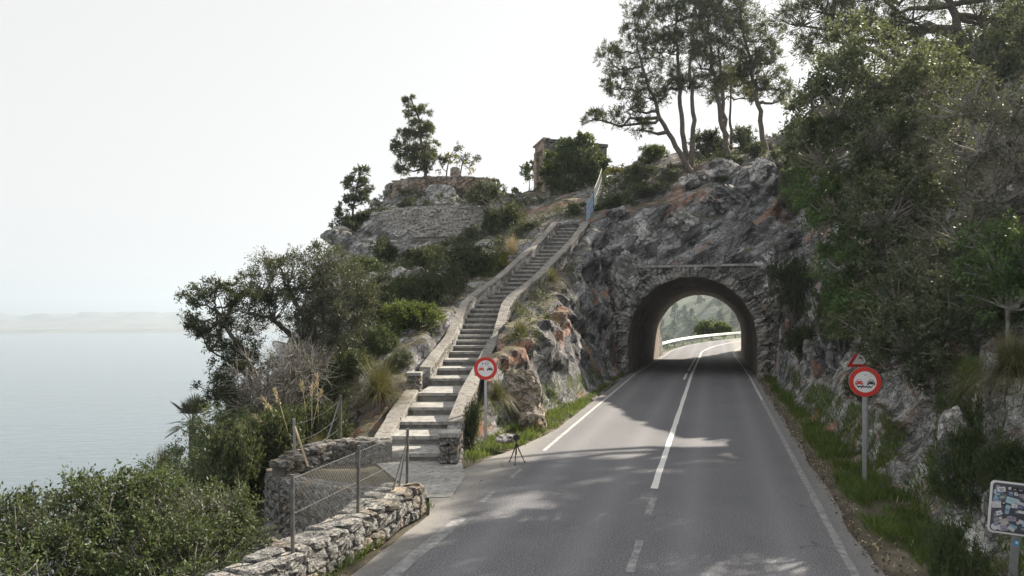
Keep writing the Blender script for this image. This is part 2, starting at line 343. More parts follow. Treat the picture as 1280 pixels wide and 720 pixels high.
def cells(p, seed=0):
    """blocky rock relief: every Voronoi cell is a tilted plane of its own; returns height, edge distance"""
    b = np.floor(p).astype(np.int64); best = np.full(len(p), 9.0); sec = np.full(len(p), 9.0); val = np.zeros(len(p))
    for dx in (-1, 0, 1):
        for dy in (-1, 0, 1):
            for dz in (-1, 0, 1):
                i, j, k = b[:, 0]+dx, b[:, 1]+dy, b[:, 2]+dz
                c = np.stack([i+_h(i, j, k, seed+1), j+_h(i, j, k, seed+2), k+_h(i, j, k, seed+3)], 1)
                d = p-c; dd = np.sqrt((d*d).sum(1))
                n = np.stack([_h(i, j, k, seed+4)-.5, _h(i, j, k, seed+5)-.5, _h(i, j, k, seed+6)-.5], 1)*2
                v = (d*n).sum(1)*0.9+(_h(i, j, k, seed+7)-.5)*1.1
                m = dd < best
                sec = np.where(m, best, np.minimum(sec, dd)); val = np.where(m, v, val); best = np.where(m, dd, best)
    return val, sec-best
def rotm(ax, ay, az):
    return np.array(Matrix.Rotation(ax, 3, 'X') @ Matrix.Rotation(ay, 3, 'Y') @ Matrix.Rotation(az, 3, 'Z'))

# ------------------------------------------------------------------ stairs: where each tread edge lies
ST_Y = [567.5, 546, 526, 509, 492.5, 472.5, 460, 449, 439, 433, 425, 418.5, 412, 405, 398.7, 392, 386, 380.6, 374, 369, 363.5, 358, 352.6, 348, 342.7, 337, 333, 328.7, 324.6, 321, 317, 312, 307, 302, 297.5, 293, 289, 285]
ST_X = [479, 490, 502, 512, 522, 540, 549, 555, 564, 569, 572, 574.5, 577, 580, 583, 585, 589, 594.5, 602, 611, 619, 626, 632, 638, 643, 648, 652.5, 657.5, 662.5, 667, 671, 675.5, 680, 685, 689, 692.5, 696, 699]
ST_D = [16.9, 18.0, 19.1, 20.3, 21.6, 23.6, 24.8, 25.8]+[26.8+0.524*i for i in range(30)]
STEPS = [P(x, y, d) for x, y, d in zip(ST_X, ST_Y, ST_D)]
# keep the rises even where the reading of the picture wobbles
_z = [p.z for p in STEPS]
for it in range(2): _z = [_z[0]]+[(_z[i-1]+2*_z[i]+_z[i+1])/4 for i in range(1, 37)]+[_z[-1]]
_x = [p.x for p in STEPS]; _x = [_x[0]]+[(_x[i-1]+2*_x[i]+_x[i+1])/4 for i in range(1, 37)]+[_x[-1]]
for p, z, x in zip(STEPS, _z, _x): p.z = z; p.x = x
SW = 1.36                             # clear width
sY = np.array([p.y for p in STEPS]); sX = np.array(_x); sZ = np.array(_z)

# ------------------------------------------------------------------ the lie of the land
def zroad(s): return np.interp(s, [40, 66, 78, 130], [0, -0.62, -0.75, -0.6])
CP = []
def cp(x, y, z): CP.append((x, y, z))
def cpx(px, py, Y): q = P(px, py, Y); CP.append((q.x, q.y, q.z))
for q in [(-1.3, 14.5, 0), (-1.2, 13, 0.0), (-2.0, 11.3, 0), (-3.2, 8.7, 0.0), (-4.2, 6.5, 0.0), (-2.2, 16.6, 0), (-3.4, 16.4, -.05), (-4.6, 16.0, -.1),
          (-3.2, 13.2, -1.7), (-4.0, 11.6, -1.9), (-5.3, 13.6, -1.9), (-5.6, 10, -2.0), (-5.8, 7.5, -2.2), (-2.55, 12.5, -1.3), (-6.6, 16.2, -1.6), (-5.6, 18, -.6),
          (-8, 13, -3.2), (-9, 9, -3.6), (-9, 5, -3.6), (-12, 12, -5.5), (-13, 20, -5.0), (-8, 20, -1.2), (-6, 22, -.2), (-10, 27, -2.0), (-14, 32, -4.5),
          (-20, 12, -12), (-20, 25, -11), (-22, 40, -13), (-24, 60, -17), (-20, 0, -12), (-40, 10, -30), (-40, 40, -31), (-40, 70, -33), (-60, 0, -47), (-60, 40, -48), (-60, 90, -50),
          (-18, 48, -8), (-19, 56, -9), (-16, 64, -6), (-16.5, 42, -6)]: cp(*q)
for q in [(540, 392, 30), (480, 400, 32), (470, 352, 38), (515, 352, 38), (440, 440, 27), (480, 505, 20.5), (520, 455, 23.5), (400, 470, 25), (600, 350, 36), (640, 322, 40), (560, 325, 41), (600, 300, 45),
          (660, 290, 44), (700, 268, 46), (690, 243, 57), (655, 243, 57), (720, 236, 57), (650, 262, 51),
          (450, 345, 44), (500, 325, 45), (560, 300, 47.5), (430, 330, 46), (455, 272, 50.2), (512, 263, 51), (580, 262, 51), (625, 262, 51), (425, 305, 47.5),
          (490, 243, 54.5), (550, 230, 55), (590, 236, 55), (620, 252, 54), (550, 236, 58), (500, 240, 58), (470, 262, 58)]: cpx(*q)
for q in [(735, 275, 42), (760, 265, 44), (800, 238, 47), (850, 216, 48), (910, 198, 49), (955, 192, 49.5), (1000, 178, 47), (760, 225, 54), (820, 195, 56), (880, 182, 57), (940, 172, 57), (1000, 152, 54), (790, 215, 60), (700, 243, 64), (850, 190, 64), (950, 170, 65),
          (1060, 150, 40), (1120, 120, 36), (1240, 78, 32), (1290, 40, 36), (1200, 60, 40), (1330, 40, 24), (1330, 150, 17), (1400, 200, 12), (1250, 260, 18), (1240, 420, 12.5), (1300, 500, 9), (1120, 300, 24), (1060, 300, 32)]: cpx(*q)
for q in [(16, 8, 8.5), (14, 4, 6.5), (24, 10, 14), (30, 20, 20), (32, 34, 22), (32, 50, 21), (30, 62, 17), (22, 70, 6), (12, 72, 3), (4, 72, 4), (-4, 70, 2), (30, 75, 2), (10, 78, -1.5), (-8, 78, -8), (40, 80, -1), (25, 82, -1.2), (5, 86, -8), (-25, 85, -25), (15, 0, 7)]: cp(*q)
CP = np.array(CP, float)
def _phi(r2): return np.where(r2 > 1e-9, 0.5*r2*np.log(np.maximum(r2, 1e-9)), 0)
_n = len(CP); _A = np.zeros((_n+3, _n+3))
_d = ((CP[:, None, :2]-CP[None, :, :2])**2).sum(2); _A[:_n, :_n] = _phi(_d)+np.eye(_n)*0.8
_A[:_n, _n] = 1; _A[:_n, _n+1:] = CP[:, :2]; _A[_n:, :_n] = _A[:_n, _n:].T
_w = np.linalg.solve(_A, np.concatenate([CP[:, 2], np.zeros(3)]))
def tps(X, Y):
    sh = X.shape; X = X.ravel(); Y = Y.ravel(); o = np.zeros(len(X))
    for i in range(0, len(X), 20000):
        x, y = X[i:i+20000], Y[i:i+20000]
        d = (x[:, None]-CP[:, 0])**2+(y[:, None]-CP[:, 1])**2
        o[i:i+20000] = _phi(d) @ _w[:_n]+_w[_n]+_w[_n+1]*x+_w[_n+2]*y
    return o.reshape(sh)
GULLY = [(-2.22, 12.8), (-2.2, 13.25), (-3.6, 14.30), (-4.75, 15.05), (-5.3, 15.5), (-5.7, 16.6), (-8, 16), (-8, 6), (-4.9, 6.0), (-4.1, 7.7), (-3.45, 9.25), (-2.95, 10.7), (-2.42, 12.2)]
FLAT = [(-1.9, 12.7), (-1.75, 13.4), (-3.6, 14.7), (-4.9, 15.6), (-5.0, 16.4), (-3.4, 17.3), (-.5, 19.0), (1.0, 21.6), (3, 26), (3.5, 20), (-.6, 9), (-2.6, 6), (-3.6, 6), (-2.4, 10.2)]
def in_poly(X, Y, poly):
    r = np.zeros(X.shape, bool); n = len(poly)
    for i in range(n):
        (x0, y0), (x1, y1) = poly[i], poly[(i+1) % n]
        c = ((y0 > Y) != (y1 > Y)) & (X < (x1-x0)*(Y-y0)/(y1-y0+1e-12)+x0); r ^= c
    return r
def hmap(X, Y, bare=False):
    X = np.asarray(X, float); Y = np.asarray(Y, float)
    z = tps(X, Y); s, t = st_of(X, Y); zr = zroad(s); d = np.abs(t)
    # terrace wall at the knoll: ground below the wall drops away
    d0 = np.where(t < 0, np.interp(s, [0, 19, 28, 60], [4.3, 5.0, 3.9, 3.8]), np.interp(s, [0, 15, 25, 40], [4.9, 4.75, 4.3, 3.9]))
    k = np.where(t < 0, np.interp(s, [35, 39], [2.7, 7.0]), np.interp(s, [0, 25, 36, 39], [1.7, 1.9, 2.6, 5.0]))
    cut = zr+np.maximum(0, d-d0)*k
    cut = np.where((t > 0) & (cut > 4.2), 4.2+(cut-4.2)*0.75, cut)
    top = np.minimum(6.3+1.05*(s-S_IN), 6.3+1.6*(S_OUT-s))
    cut = np.where((s > S_IN) & (s < S_OUT), np.maximum(cut, top), cut)
    if not bare: z = np.minimum(z, cut)
    on = (d < np.where(t < 0, 3.3, 4.3)) & ((s < S_IN) | (s > S_OUT))
    z = np.where(on, zr-0.02, z)
    z = np.where((d < 3.35) & ((s < S_IN) | (s > S_OUT)), zr-0.22, z)
    # gully between the terrace wall and the roadside wall
    g = in_poly(X, Y, GULLY); z = np.where(g, np.minimum(z, -1.55-0.12*np.clip(-2-X, 0, 6)), z)
    f = in_poly(X, Y, FLAT) & ~g; z = np.where(f, -0.02, z)
    # trench for the stairs
    xl = np.interp(Y, sY, sX, left=1e6, right=1e6); zl = np.interp(Y, sY, sZ)
    z = np.where((X > xl-0.5) & (X < xl+SW+np.where(Y < 20, .25, .5)), np.minimum(z, zl-np.where(Y < 20, .25, .42)), z)
    return z
def hz(x, y): return float(hmap(np.array([x]), np.array([y]))[0])
def ground(px, py_guess, Y):          # point on the land under what is seen at (px, Y)
    x = (px-640)/FPX*Y; return Vector((x, Y, hz(x, Y)))

# ------------------------------------------------------------------ rock and land surfaces
ROTA = rotm(0.25, 0.62, 0.2); ROTB = rotm(-0.2, -0.55, 0.4)
def relief(V, fine):
    s, t = st_of(V[:, 0], V[:, 1])
    right = 1/(1+np.exp(-(t+3.8)*3.0))[:, None]
    sg = np.where(right > .5, 0.6, -0.55)[:, 0]; c_, s_ = np.cos(sg), np.sin(sg)
    q = np.stack([(V[:, 0]*c_+V[:, 2]*s_)/1.45, V[:, 1]+0.25*V[:, 2], (V[:, 2]*c_-V[:, 0]*s_)/.60], 1)
    q = q+0.22*np.stack([vnoise(V*0.9, 91), vnoise(V*0.9, 92), vnoise(V*0.9, 93)], 1)
    a, ea = cells(q/2.6, 10); b, eb = cells(q/0.95, 20)
    o = 0.85*a+0.36*b+0.20*fbm(V/3.2, 3, 5)-0.16*np.exp(-ea*9)-0.10*np.exp(-eb*9)
    c, ec = cells(q/0.36, 30); o = o+np.where(right[:, 0] > .5, .09, .19)*c-0.04*np.exp(-ec*8)
    if fine: o = o+0.05*vnoise(V/0.13, 8)
    return o
def land_piece(name, x0, x1, y0, y1, vox, mat, keep, fine=False, label=None, deep=4.0, amp=1.0):
    nx, ny = int((x1-x0)/0.28)+1, int((y1-y0)/0.28)+1
    gx, gy = np.meshgrid(np.linspace(x0, x1, nx), np.linspace(y0, y1, ny)); Z = hmap(gx, gy)
    bot = Z-deep
    V = np.concatenate([np.stack([gx, gy, Z], 2).reshape(-1, 3), np.stack([gx, gy, bot], 2).reshape(-1, 3)])
    n = nx*ny; idx = np.arange(n).reshape(ny, nx)
    a, b, c, d = idx[:-1, :-1].ravel(), idx[:-1, 1:].ravel(), idx[1:, 1:].ravel(), idx[1:, :-1].ravel()
    F = [np.stack([a, b, c, d], 1), np.stack([a, d, c, b], 1)+n]
    for e in (idx[0, :], idx[-1, ::-1], idx[::-1, 0], idx[:, -1]): F.append(np.stack([e[:-1]+n, e[1:]+n, e[1:], e[:-1]], 1))
    me = mesh_np('tmp', V, np.concatenate(F), None)
    o = link('tmp', me); m = o.modifiers.new('r', 'REMESH'); m.mode = 'VOXEL'; m.voxel_size = vox; m.adaptivity = 0
    dg = bpy.context.evaluated_depsgraph_get(); me2 = bpy.data.meshes.new_from_object(o.evaluated_get(dg))
    bpy.data.objects.remove(o); bpy.data.meshes.remove(me)
    nv = len(me2.vertices); V = np.empty(nv*3, np.float32); me2.vertices.foreach_get('co', V); V = V.reshape(-1, 3).astype(float)
    N = np.empty(nv*3, np.float32); me2.vertex_normals.foreach_get('vector', N); N = N.reshape(-1, 3).astype(float)
    Fq = np.empty(len(me2.polygons)*4, np.int32); me2.loops.foreach_get('vertex_index', Fq); Fq = Fq.reshape(-1, 4); bpy.data.meshes.remove(me2)
    H = hmap(V[:, 0], V[:, 1]); s, t = st_of(V[:, 0], V[:, 1]); d = np.abs(t)
    # how rocky: steep ground, the headland; calm by the road, under the stairs, on the terrace
    steep = np.clip((0.93-N[:, 2])/0.25, 0, 1)*(N[:, 2] > -.3)*(V[:, 2] > H-2.5)
    wgt = np.where(V[:, 2] > H-2.5, 0.30+0.70*steep, 0)
    calm = np.clip((d-np.where(t < 0, 3.9, 4.4))/1.2, 0, 1); calm = np.where((s > S_IN-.5) & (s < S_OUT+.5) & (V[:, 2] > 5.0), 1, calm)
    xl = np.interp(V[:, 1], sY, sX, left=1e6, right=1e6); st = np.maximum(xl-0.3-V[:, 0], V[:, 0]-(xl+SW+0.3))
    calm = calm*np.clip((st+0.1)/1.0, 0.05, 1)
    fg = np.clip(np.maximum((V[:, 1]-17.5)/2, (-5.5-V[:, 0])/2), 0, 1); fg = np.where(t < 0, np.maximum(fg, 0.12), 1); calm = calm*fg; calm = np.where((t < 0) & (t > -6.3) & (V[:, 1] < 18.6) & (V[:, 0] > -5.2), 0.0, calm)
    wgt = wgt*calm
    po = np.clip(np.maximum((d-3.9)/0.5, (V[:, 2]-5.9)/0.8), 0, 1)     # flush behind the portal masonry
    wgt = np.where((np.abs(s-S_IN) < 1.2) | (np.abs(s-S_OUT) < 1.2), wgt*po, wgt)
    dsp = relief(V, fine)*wgt*amp
    V = V+N*dsp[:, None]
    me = mesh_np('tmp', V, Fq, None); o = link('tmp', me); m = o.modifiers.new('r', 'REMESH'); m.mode = 'VOXEL'; m.voxel_size = vox; m.adaptivity = 0
    dg = bpy.context.evaluated_depsgraph_get(); me2 = bpy.data.meshes.new_from_object(o.evaluated_get(dg)); bpy.data.objects.remove(o); bpy.data.meshes.remove(me)
    nv = len(me2.vertices); V = np.empty(nv*3, np.float32); me2.vertices.foreach_get('co', V); V = V.reshape(-1, 3).astype(float)
    N = np.empty(nv*3, np.float32); me2.vertex_normals.foreach_get('vector', N); N = N.reshape(-1, 3).astype(float)
    Fq = np.empty(len(me2.polygons)*4, np.int32); me2.loops.foreach_get('vertex_index', Fq); Fq = Fq.reshape(-1, 4); bpy.data.meshes.remove(me2)
    H = hmap(V[:, 0], V[:, 1]); s, t = st_of(V[:, 0], V[:, 1]); d = np.abs(t)
    ok = (V[:, 2] > H-deep+1.6) & (V[:, 0] > x0+.3) & (V[:, 0] < x1-.3) & (V[:, 1] > y0+.3) & (V[:, 1] < y1-.3)
    ok |= False
    ok &= ~((d < 3.9) & (s > S_IN-0.8) & (s < S_OUT+2.4) & (V[:, 2] < 5.95) & (V[:, 2] > -0.75) & ((d < 3.3) | (V[:, 2] > 0.2) | (s > S_IN)))
    ok &= keep(V[:, 0], V[:, 1], s, t)
    fk = ok[Fq].all(1); Fq = Fq[fk]; used = np.unique(Fq); mp = np.full(nv, -1); mp[used] = np.arange(len(used)); Fq = mp[Fq]; V = V[used]; N = N[used]
    s, t = st_of(V[:, 0], V[:, 1]); d = np.abs(t)
    V[:, 2] = np.where((d < 3.3) & ((s < S_IN-1) | (s > S_OUT+1)), np.minimum(V[:, 2], zroad(s)-0.1), V[:, 2])
    me = mesh_np(name, V, Fq, mat, smooth=False)
    return tag(link(name, me), kind='structure')

def in_right(x, y, s, t, mgn=0.0): return (t > 4.2+mgn) & (t < 12.5-mgn) & (s > 4+mgn) & (s < 33-mgn)
land_piece('headland_rock', -17, 27, 17.5, 74, 0.155, M['rock'], lambda x, y, s, t: ~in_right(x, y, s, t, 0.35) & ~((x < -1.5) & (y > 33) & (x < 1.5-0.0)) & ~((x < -5) & (y < 30)))
land_piece('cliff_terrain', -17, 2.5, 32, 66, 0.15, M['rock_pale'], lambda x, y, s, t: (x < -1.2), amp=1.25)
land_piece('terrace_ground', -16, 16, 2, 31, 0.2, M['soil'], lambda x, y, s, t: ((y < 18.2) | (x < -4.7)) & (t < 4.6))
land_piece('roadside_cliff', 5, 26, 1, 36, 0.09, M['rock_right'], lambda x, y, s, t: in_right(x, y, s, t), fine=True, amp=1.0)
land_piece('hill_ground', 9, 40, -2, 60, 0.4, M['rock'], lambda x, y, s, t: (t > 12.2) & ((s < 33.2) | (x > 26)))

# the slope down to the sea, the sea itself, the far shore
gx, gy = np.meshgrid(np.linspace(-190, -14.5, 90), np.linspace(-60, 260, 160))
zz = np.where(gx > -26, hmap(np.maximum(gx, -40), np.clip(gy, 0, 66)), 0)
base = hmap(np.full_like(gx, -26.0), np.clip(gy, 0, 66)); zz = np.where(gx > -26, zz, base+(gx+26)*0.86)
zz = zz-0.4-np.maximum(0, gy-66)*0.25*np.clip((-14-gx)/10, 0, 1)
pp = np.stack([gx.ravel()/9, gy.ravel()/9, zz.ravel()*0], 1); zz = zz+(fbm(pp, 4, 3)*2.2).reshape(zz.shape)*np.clip((-16-gx)/8, 0, 1)
def grid_faces(ny, nx):
    i = np.arange(nx*ny).reshape(ny, nx); return np.stack([i[:-1, :-1].ravel(), i[:-1, 1:].ravel(), i[1:, 1:].ravel(), i[1:, :-1].ravel()], 1)
tag(link('sea_slope_terrain', mesh_np('sea_slope_terrain', np.stack([gx, gy, zz], 2).reshape(-1, 3), grid_faces(160, 90), M['soil'], True)), kind='structure')
SEA = -120.0
mb = MB(); mb.add([(-14000, -3000, SEA), (3000, -3000, SEA), (3000, 15000, SEA), (-14000, 15000, SEA)], [(0, 1, 2, 3)])
tag(mb.obj('sea', M['sea']), kind='structure')
def far_land(name, x0, x1, y0, y1, nx, ny, f, mat):
    gx, gy = np.meshgrid(np.linspace(x0, x1, nx), np.linspace(y0, y1, ny)); z = f(gx, gy)
    return tag(link(name, mesh_np(name, np.stack([gx, gy, z], 2).reshape(-1, 3), grid_faces(ny, nx), mat, True)), kind='structure')
def shore(x, y):
    p = np.stack([x.ravel()/900, y.ravel()/700, x.ravel()*0], 1); n = fbm(p, 4, 7).reshape(x.shape); n2 = fbm(p*3, 3, 9).reshape(x.shape)
    spit = 26*np.exp(-((y-3650-0.10*(x+2700)+120*n)/170)**2)-10
    land = np.clip((y-4250-250*n)/300, 0, 1)*(26+75*np.clip(n2+n+.25, 0, 1)*np.clip((y-4500)/900, 0, 1))-6
    edge = np.clip((-900-x)/500, 0, 1)
    return SEA+np.maximum(spit, land)*edge-12*(1-edge)-1
far_land('far_shore_land', -7500, -800, 3300, 6400, 160, 90, shore, M['far_land'])
# ground past the tunnel, the valley and the wooded hills beyond it
def beyond(x, y):
    s, t = st_of(x, y); cx = -OX*0+OX+0.28*y+np.maximum(0, y-70)**2/230.0
    q = x-cx
    p = np.stack([x.ravel()/14, y.ravel()/14, x.ravel()*0], 1); n = fbm(p, 4, 4).reshape(x.shape)
    z = np.where(q < -5.2, -0.75-(-5.2-q)*0.75, -0.80+np.maximum(0, q-5)*0.35)
    z = z+n*np.clip((np.abs(q)-6)/10, 0, 1)*2.0
    z = np.maximum(z, -45+n*4)
    return np.where(np.abs(q) < 4.2, z-0.2, z)
far_land('valley_ground', -6, 130, 66, 300, 90, 110, beyond, M['far_wood'])
def ridge(x, y):
    p = np.stack([x.ravel()/60, y.ravel()/60, x.ravel()*0], 1); n = fbm(p, 5, 14).reshape(x.shape)
    crest = -14+0.52*(x-100)
    prof = crest*np.exp(-np.maximum(0, y-520)**2/90000)-np.maximum(0, 520-y)*0.24
    return prof+n*7
far_land('wooded_ridge', 40, 330, 300, 760, 80, 90, ridge, M['far_wood'])
def hill(x, y):
    p = np.stack([x.ravel()/220, y.ravel()/220, x.ravel()*0], 1); n = fbm(p, 6, 24).reshape(x.shape)
    up = np.clip((y-850)/620, 0, 1)
    ax = np.clip(1-np.abs(x-420)/420, 0, 1)
    return -90+(up*225*(0.35+0.65*np.sqrt(ax)))+n*34*up
far_land('far_hill', 60, 900, 800, 1700, 110, 90, hill, M['far_wood'])

# ------------------------------------------------------------------ road and its markings
def road_pt(s, t, dz=0.0):
    if s <= 70: return rd(s, t, float(zroad(s))+dz)
    Rr = 88.0; a = min((s-70)/Rr, 1.5); c = rd(70, Rr)            # bends to the right past the tunnel
    dx, dy = -CT*math.cos(a)+ST*math.sin(a), ST*math.cos(a)+CT*math.sin(a)
    v = Vector((c.x+dx*(Rr-t), c.y+dy*(Rr-t), 0)); v.z = float(zroad(s))+dz; return v
def strip(name, s0, s1, t0, t1, dz, mat, parent=None, step=1.0, wob=0.0, skirt=0.0, rng=random.Random(3)):
    mb = MB(); n = max(2, int((s1-s0)/step)+1); vs = []; fs = []
    for i in range(n):
        s = s0+(s1-s0)*i/(n-1)
        ta = t0(s) if callable(t0) else t0; tb = t1(s) if callable(t1) else t1
        ta += rng.uniform(-wob, wob); tb += rng.uniform(-wob, wob)
        vs += [road_pt(s, ta, dz), road_pt(s, tb, dz)]
        if i: k = 2*i; fs.append((k-2, k-1, k+1, k))
    mb.add(vs, fs)
    if skirt:
        b = len(vs); vs2 = [v-Vector((0, 0, skirt)) for v in vs]; f2 = []
        for i in range(1, n): k = 2*i; f2 += [(k-2, k, b+k, b+k-2), (k-1, b+k-1, b+k+1, k+1)]
        mb.v += [tuple(v) for v in vs2]; mb.f += f2; mb.m += [0]*len(f2)
    return mb.obj(name, mat, parent)
def left_edge(s): return float(np.interp(s, [0, 9, 12.0, 14.0, 16.6, 18.4, 21, 40], [-3.58, -3.55, -3.6, -4.45, -4.05, -3.68, -3.34, -3.3]))
M['faded_paint'] = m_simple('faded_road_paint', (0.25, 0.25, 0.25), 0.85, var=0.45, scale=7, bump=0.3)
M['worn_paint'] = m_simple('worn_road_paint', (0.42, 0.42, 0.415), 0.8, var=0.35, scale=6, bump=0.3)
road = tag(strip('road', -6, 150, left_edge, lambda s: 3.32+0.05*math.sin(s*1.3), 0.0, M['road'], step=0.5, wob=0.02, skirt=0.3), kind='structure')
strip('edge_line', 18.0, 150, -3.02, -2.92, 0.005, M['worn_paint'], road, 1.0, 0.006)
for a, b in ((15.0, 15.9), (13.0, 13.8)): strip('edge_dash', a, b, -3.03, -2.94, 0.005, M['faded_paint'], road, 0.3, 0.01)
strip('edge_line', 4, 12.0, -3.12, -2.90, 0.005, M['faded_paint'], road, 0.6, 0.01)
strip('edge_line', 4, 30, 2.93, 3.05, 0.005, M['faded_paint'], road, 0.6, 0.01)
strip('edge_line', 30, 150, 2.93, 3.03, 0.005, M['worn_paint'], road, 1.0, 0.006)
strip('centre_line', 14.9, 150, -0.06, 0.08, 0.005, M['white_paint'], road, 0.6, 0.01)
for a, b in ((13.0, 14.2), (10.2, 11.6), (7.5, 8.8)): strip('centre_dash', a, b, 0.00, 0.12, 0.005, M['faded_paint'], road, 0.4, 0.012)
for a, b in ((37.5, 41.5), (44, 62)): strip('centre_dash', a, b, -0.33, -0.21, 0.005, M['white_paint'], road, 0.5, 0.01)
# concrete pad at the foot of the stairs
mb = MB(); mb.add([(-1.75, 13.6, 0.012), (-1.15, 13.7, 0.012), (-1.0, 15.4, 0.012), (-1.2, 17.0, 0.012), (-3.3, 17.0, 0.012), (-2.5, 15.2, 0.012)], [(0, 1, 2, 3, 4, 5)])
tag(mb.obj('pavement_pad', M['concrete']), kind='structure')
# ------------------------------------------------------------------ stones shared by every rubble wall
def stone_mesh(name, seed, mat):
    rng = random.Random(seed); bm = bmesh.new(); bmesh.ops.create_cube(bm, size=1.0)
    bmesh.ops.bevel(bm, geom=bm.edges[:]+bm.verts[:], offset=0.17, segments=1, affect='EDGES', clamp_overlap=True)
    for v in bm.verts: v.co += Vector((rng.uniform(-.10, .10), rng.uniform(-.10, .10), rng.uniform(-.10, .10)))
    me = bpy.data.meshes.new(name); bm.to_mesh(me); bm.free(); me.materials.append(mat); return me
STONES = [stone_mesh('stone', i, M['stone']) for i in range(9)]
STONES_W = [stone_mesh('stone', 20+i, M['stone_warm']) for i in range(4)]
SV = []
for i in range(6):
    me = stone_mesh('tmp', 40+i, M['stone']); me.calc_loop_triangles()
    v = np.array([x.co[:] for x in me.vertices]); f = np.array([t.vertices[:] for t in me.loop_triangles]); SV.append((v, f)); bpy.data.meshes.remove(me)
class Rubble:
    """stones too small to pick apart, joined into one mesh"""
    def __init__(s): s.V = []; s.F = []; s.n = 0
    def put(s, c, ax, size, i):
        v, f = SV[i % 6]; A = np.array(ax)*np.array(size)          # columns: axes scaled
        s.V.append(v @ A.T+np.array(c)); s.F.append(f+s.n); s.n += len(v)
    def obj(s, name, mat, parent):
        o = link(name, mesh_np(name, np.concatenate(s.V), np.concatenate(s.F), mat), parent); return tag(o, kind='stuff')
def stone_at(parent, c, xdir, size, rng, warm=0.08, jit=0.12, meshes=None, name='stone'):
    me = rng.choice(STONES_W if rng.random() < warm else STONES) if meshes is None else rng.choice(meshes)
    o = link(name, me, parent); o.location = c
    o.rotation_euler = (rng.uniform(-jit, jit)+rng.choice((0, math.pi)), rng.uniform(-jit, jit), math.atan2(xdir.y, xdir.x)+rng.uniform(-jit, jit)); o.scale = size
    return o
def lerp_path(pts, u):
    ds = [0]
    for a, b in zip(pts, pts[1:]): ds.append(ds[-1]+(b-a).length)
    u = max(0, min(ds[-1]-1e-6, u))
    for i in range(len(pts)-1):
        if u <= ds[i+1]:
            k = (u-ds[i])/(ds[i+1]-ds[i]); return pts[i].lerp(pts[i+1], k), (pts[i+1]-pts[i]).normalized()
def path_len(pts): return sum((b-a).length for a, b in zip(pts, pts[1:]))
def rubble_wall(root, base, hgt, thick, size, rng, sides=(1,), top=True, core=True, warm=lambda u: 0.08, face_z0=0.0, core_mat=None, cap=300):
    """base: path along the wall's foot; hgt(u): height; sides: +1 is the face on the path's right"""
    Lw = path_len(base); n = 0
    ro = Vector(root.location)
    if core:
        mb = MB(); k = max(4, int(Lw/0.3)); ring = []
        for i in range(k+1):
            u = Lw*i/k; p, d = lerp_path(base, u); nr = Vector((d.y, -d.x, 0)).normalized(); h = hgt(u)-0.03
            q = thick/2-0.03
            ring += [p-nr*q-ro-Vector((0, 0, .3)), p-nr*q+Vector((0, 0, h))-ro, p+nr*q+Vector((0, 0, h))-ro, p+nr*q-ro-Vector((0, 0, .3))]
        fs = []
        for i in range(k):
            a = 4*i
            for j in range(3): fs.append((a+j, a+j+1, a+4+j+1, a+4+j))
        fs += [(3, 2, 1, 0), (4*k, 4*k+1, 4*k+2, 4*k+3)]
        mb.add(ring, fs); mb.obj('core', core_mat or M['mortar'], root)
    for sd in sides:
        z = face_z0; row = 0
        hmax = max(hgt(Lw*i/20) for i in range(21))
        while z < hmax-0.03:
            rh = size*rng.uniform(0.72, 1.05); u = -rng.uniform(0, size)
            while u < Lw:
                wd = size*rng.uniform(0.75, 1.6); um = u+wd/2
                if um < Lw and um > 0:
                    p, d = lerp_path(base, um); h = hgt(um)
                    if z+rh*0.6 < h and n < cap:
                        hh = min(rh, h-z)*rng.uniform(0.92, 1.06)
                        nr = Vector((d.y, -d.x, 0)).normalized()
                        c = p+nr*sd*(thick/2-0.055+rng.uniform(-.02, .035))+Vector((0, 0, z+rh/2+rng.uniform(-.02, .02)))-ro
                        stone_at(root, c, d, (wd*1.02, 0.2, hh*1.04), rng, warm(um)); n += 1
                u += wd
            z += rh*0.97; row += 1
    if top:
        u = 0.0
        while u < Lw:
            wd = size*rng.uniform(0.8, 1.7); um = min(u+wd/2, Lw-0.01); p, d = lerp_path(base, um); nr = Vector((d.y, -d.x, 0)).normalized(); h = hgt(um)
            m = max(1, round(thick/(size*1.2)))
            for j in range(m):
                if n < cap:
                    c = p+nr*((j+.5)/m-.5)*(thick-.02)+Vector((0, 0, h-0.035+rng.uniform(-.025, .03)))-ro
                    stone_at(root, c, d, (wd*1.03, thick/m*1.04*rng.uniform(.9, 1.08), 0.13), rng, warm(um)); n += 1
            u += wd*0.98
    return n
rng = random.Random(11)
# ---- low wall along the road edge
base = [Vector(p) for p in ((-1.86, 12.75, -.02), (-2.05, 12.2, -.02), (-2.5, 10.8, -.03), (-3.0, 9.3, -.05), (-3.65, 7.8, -.08), (-4.2, 6.6, -.1))]
t = empty('low_roadside_wall', base[1], 'low grey rubble wall running beside the road edge under the wire fence', 'wall')
Ll = path_len(base)
rubble_wall(t, base, lambda u: 0.50-0.012*u+0.02*math.sin(u*2.1), 0.60, 0.205, rng, sides=(-1,), warm=lambda u: 0.35 if u < 2.0 else 0.06)
# stones of the far end of that wall
for z in (0.1, 0.3):
    for k in (-0.18, 0.08): stone_at(t, Vector((-1.80+k*0.9, 12.85, z))-Vector(t.location), Vector((1, -.3, 0)), (0.28, 0.2, 0.21), rng, 0.4)
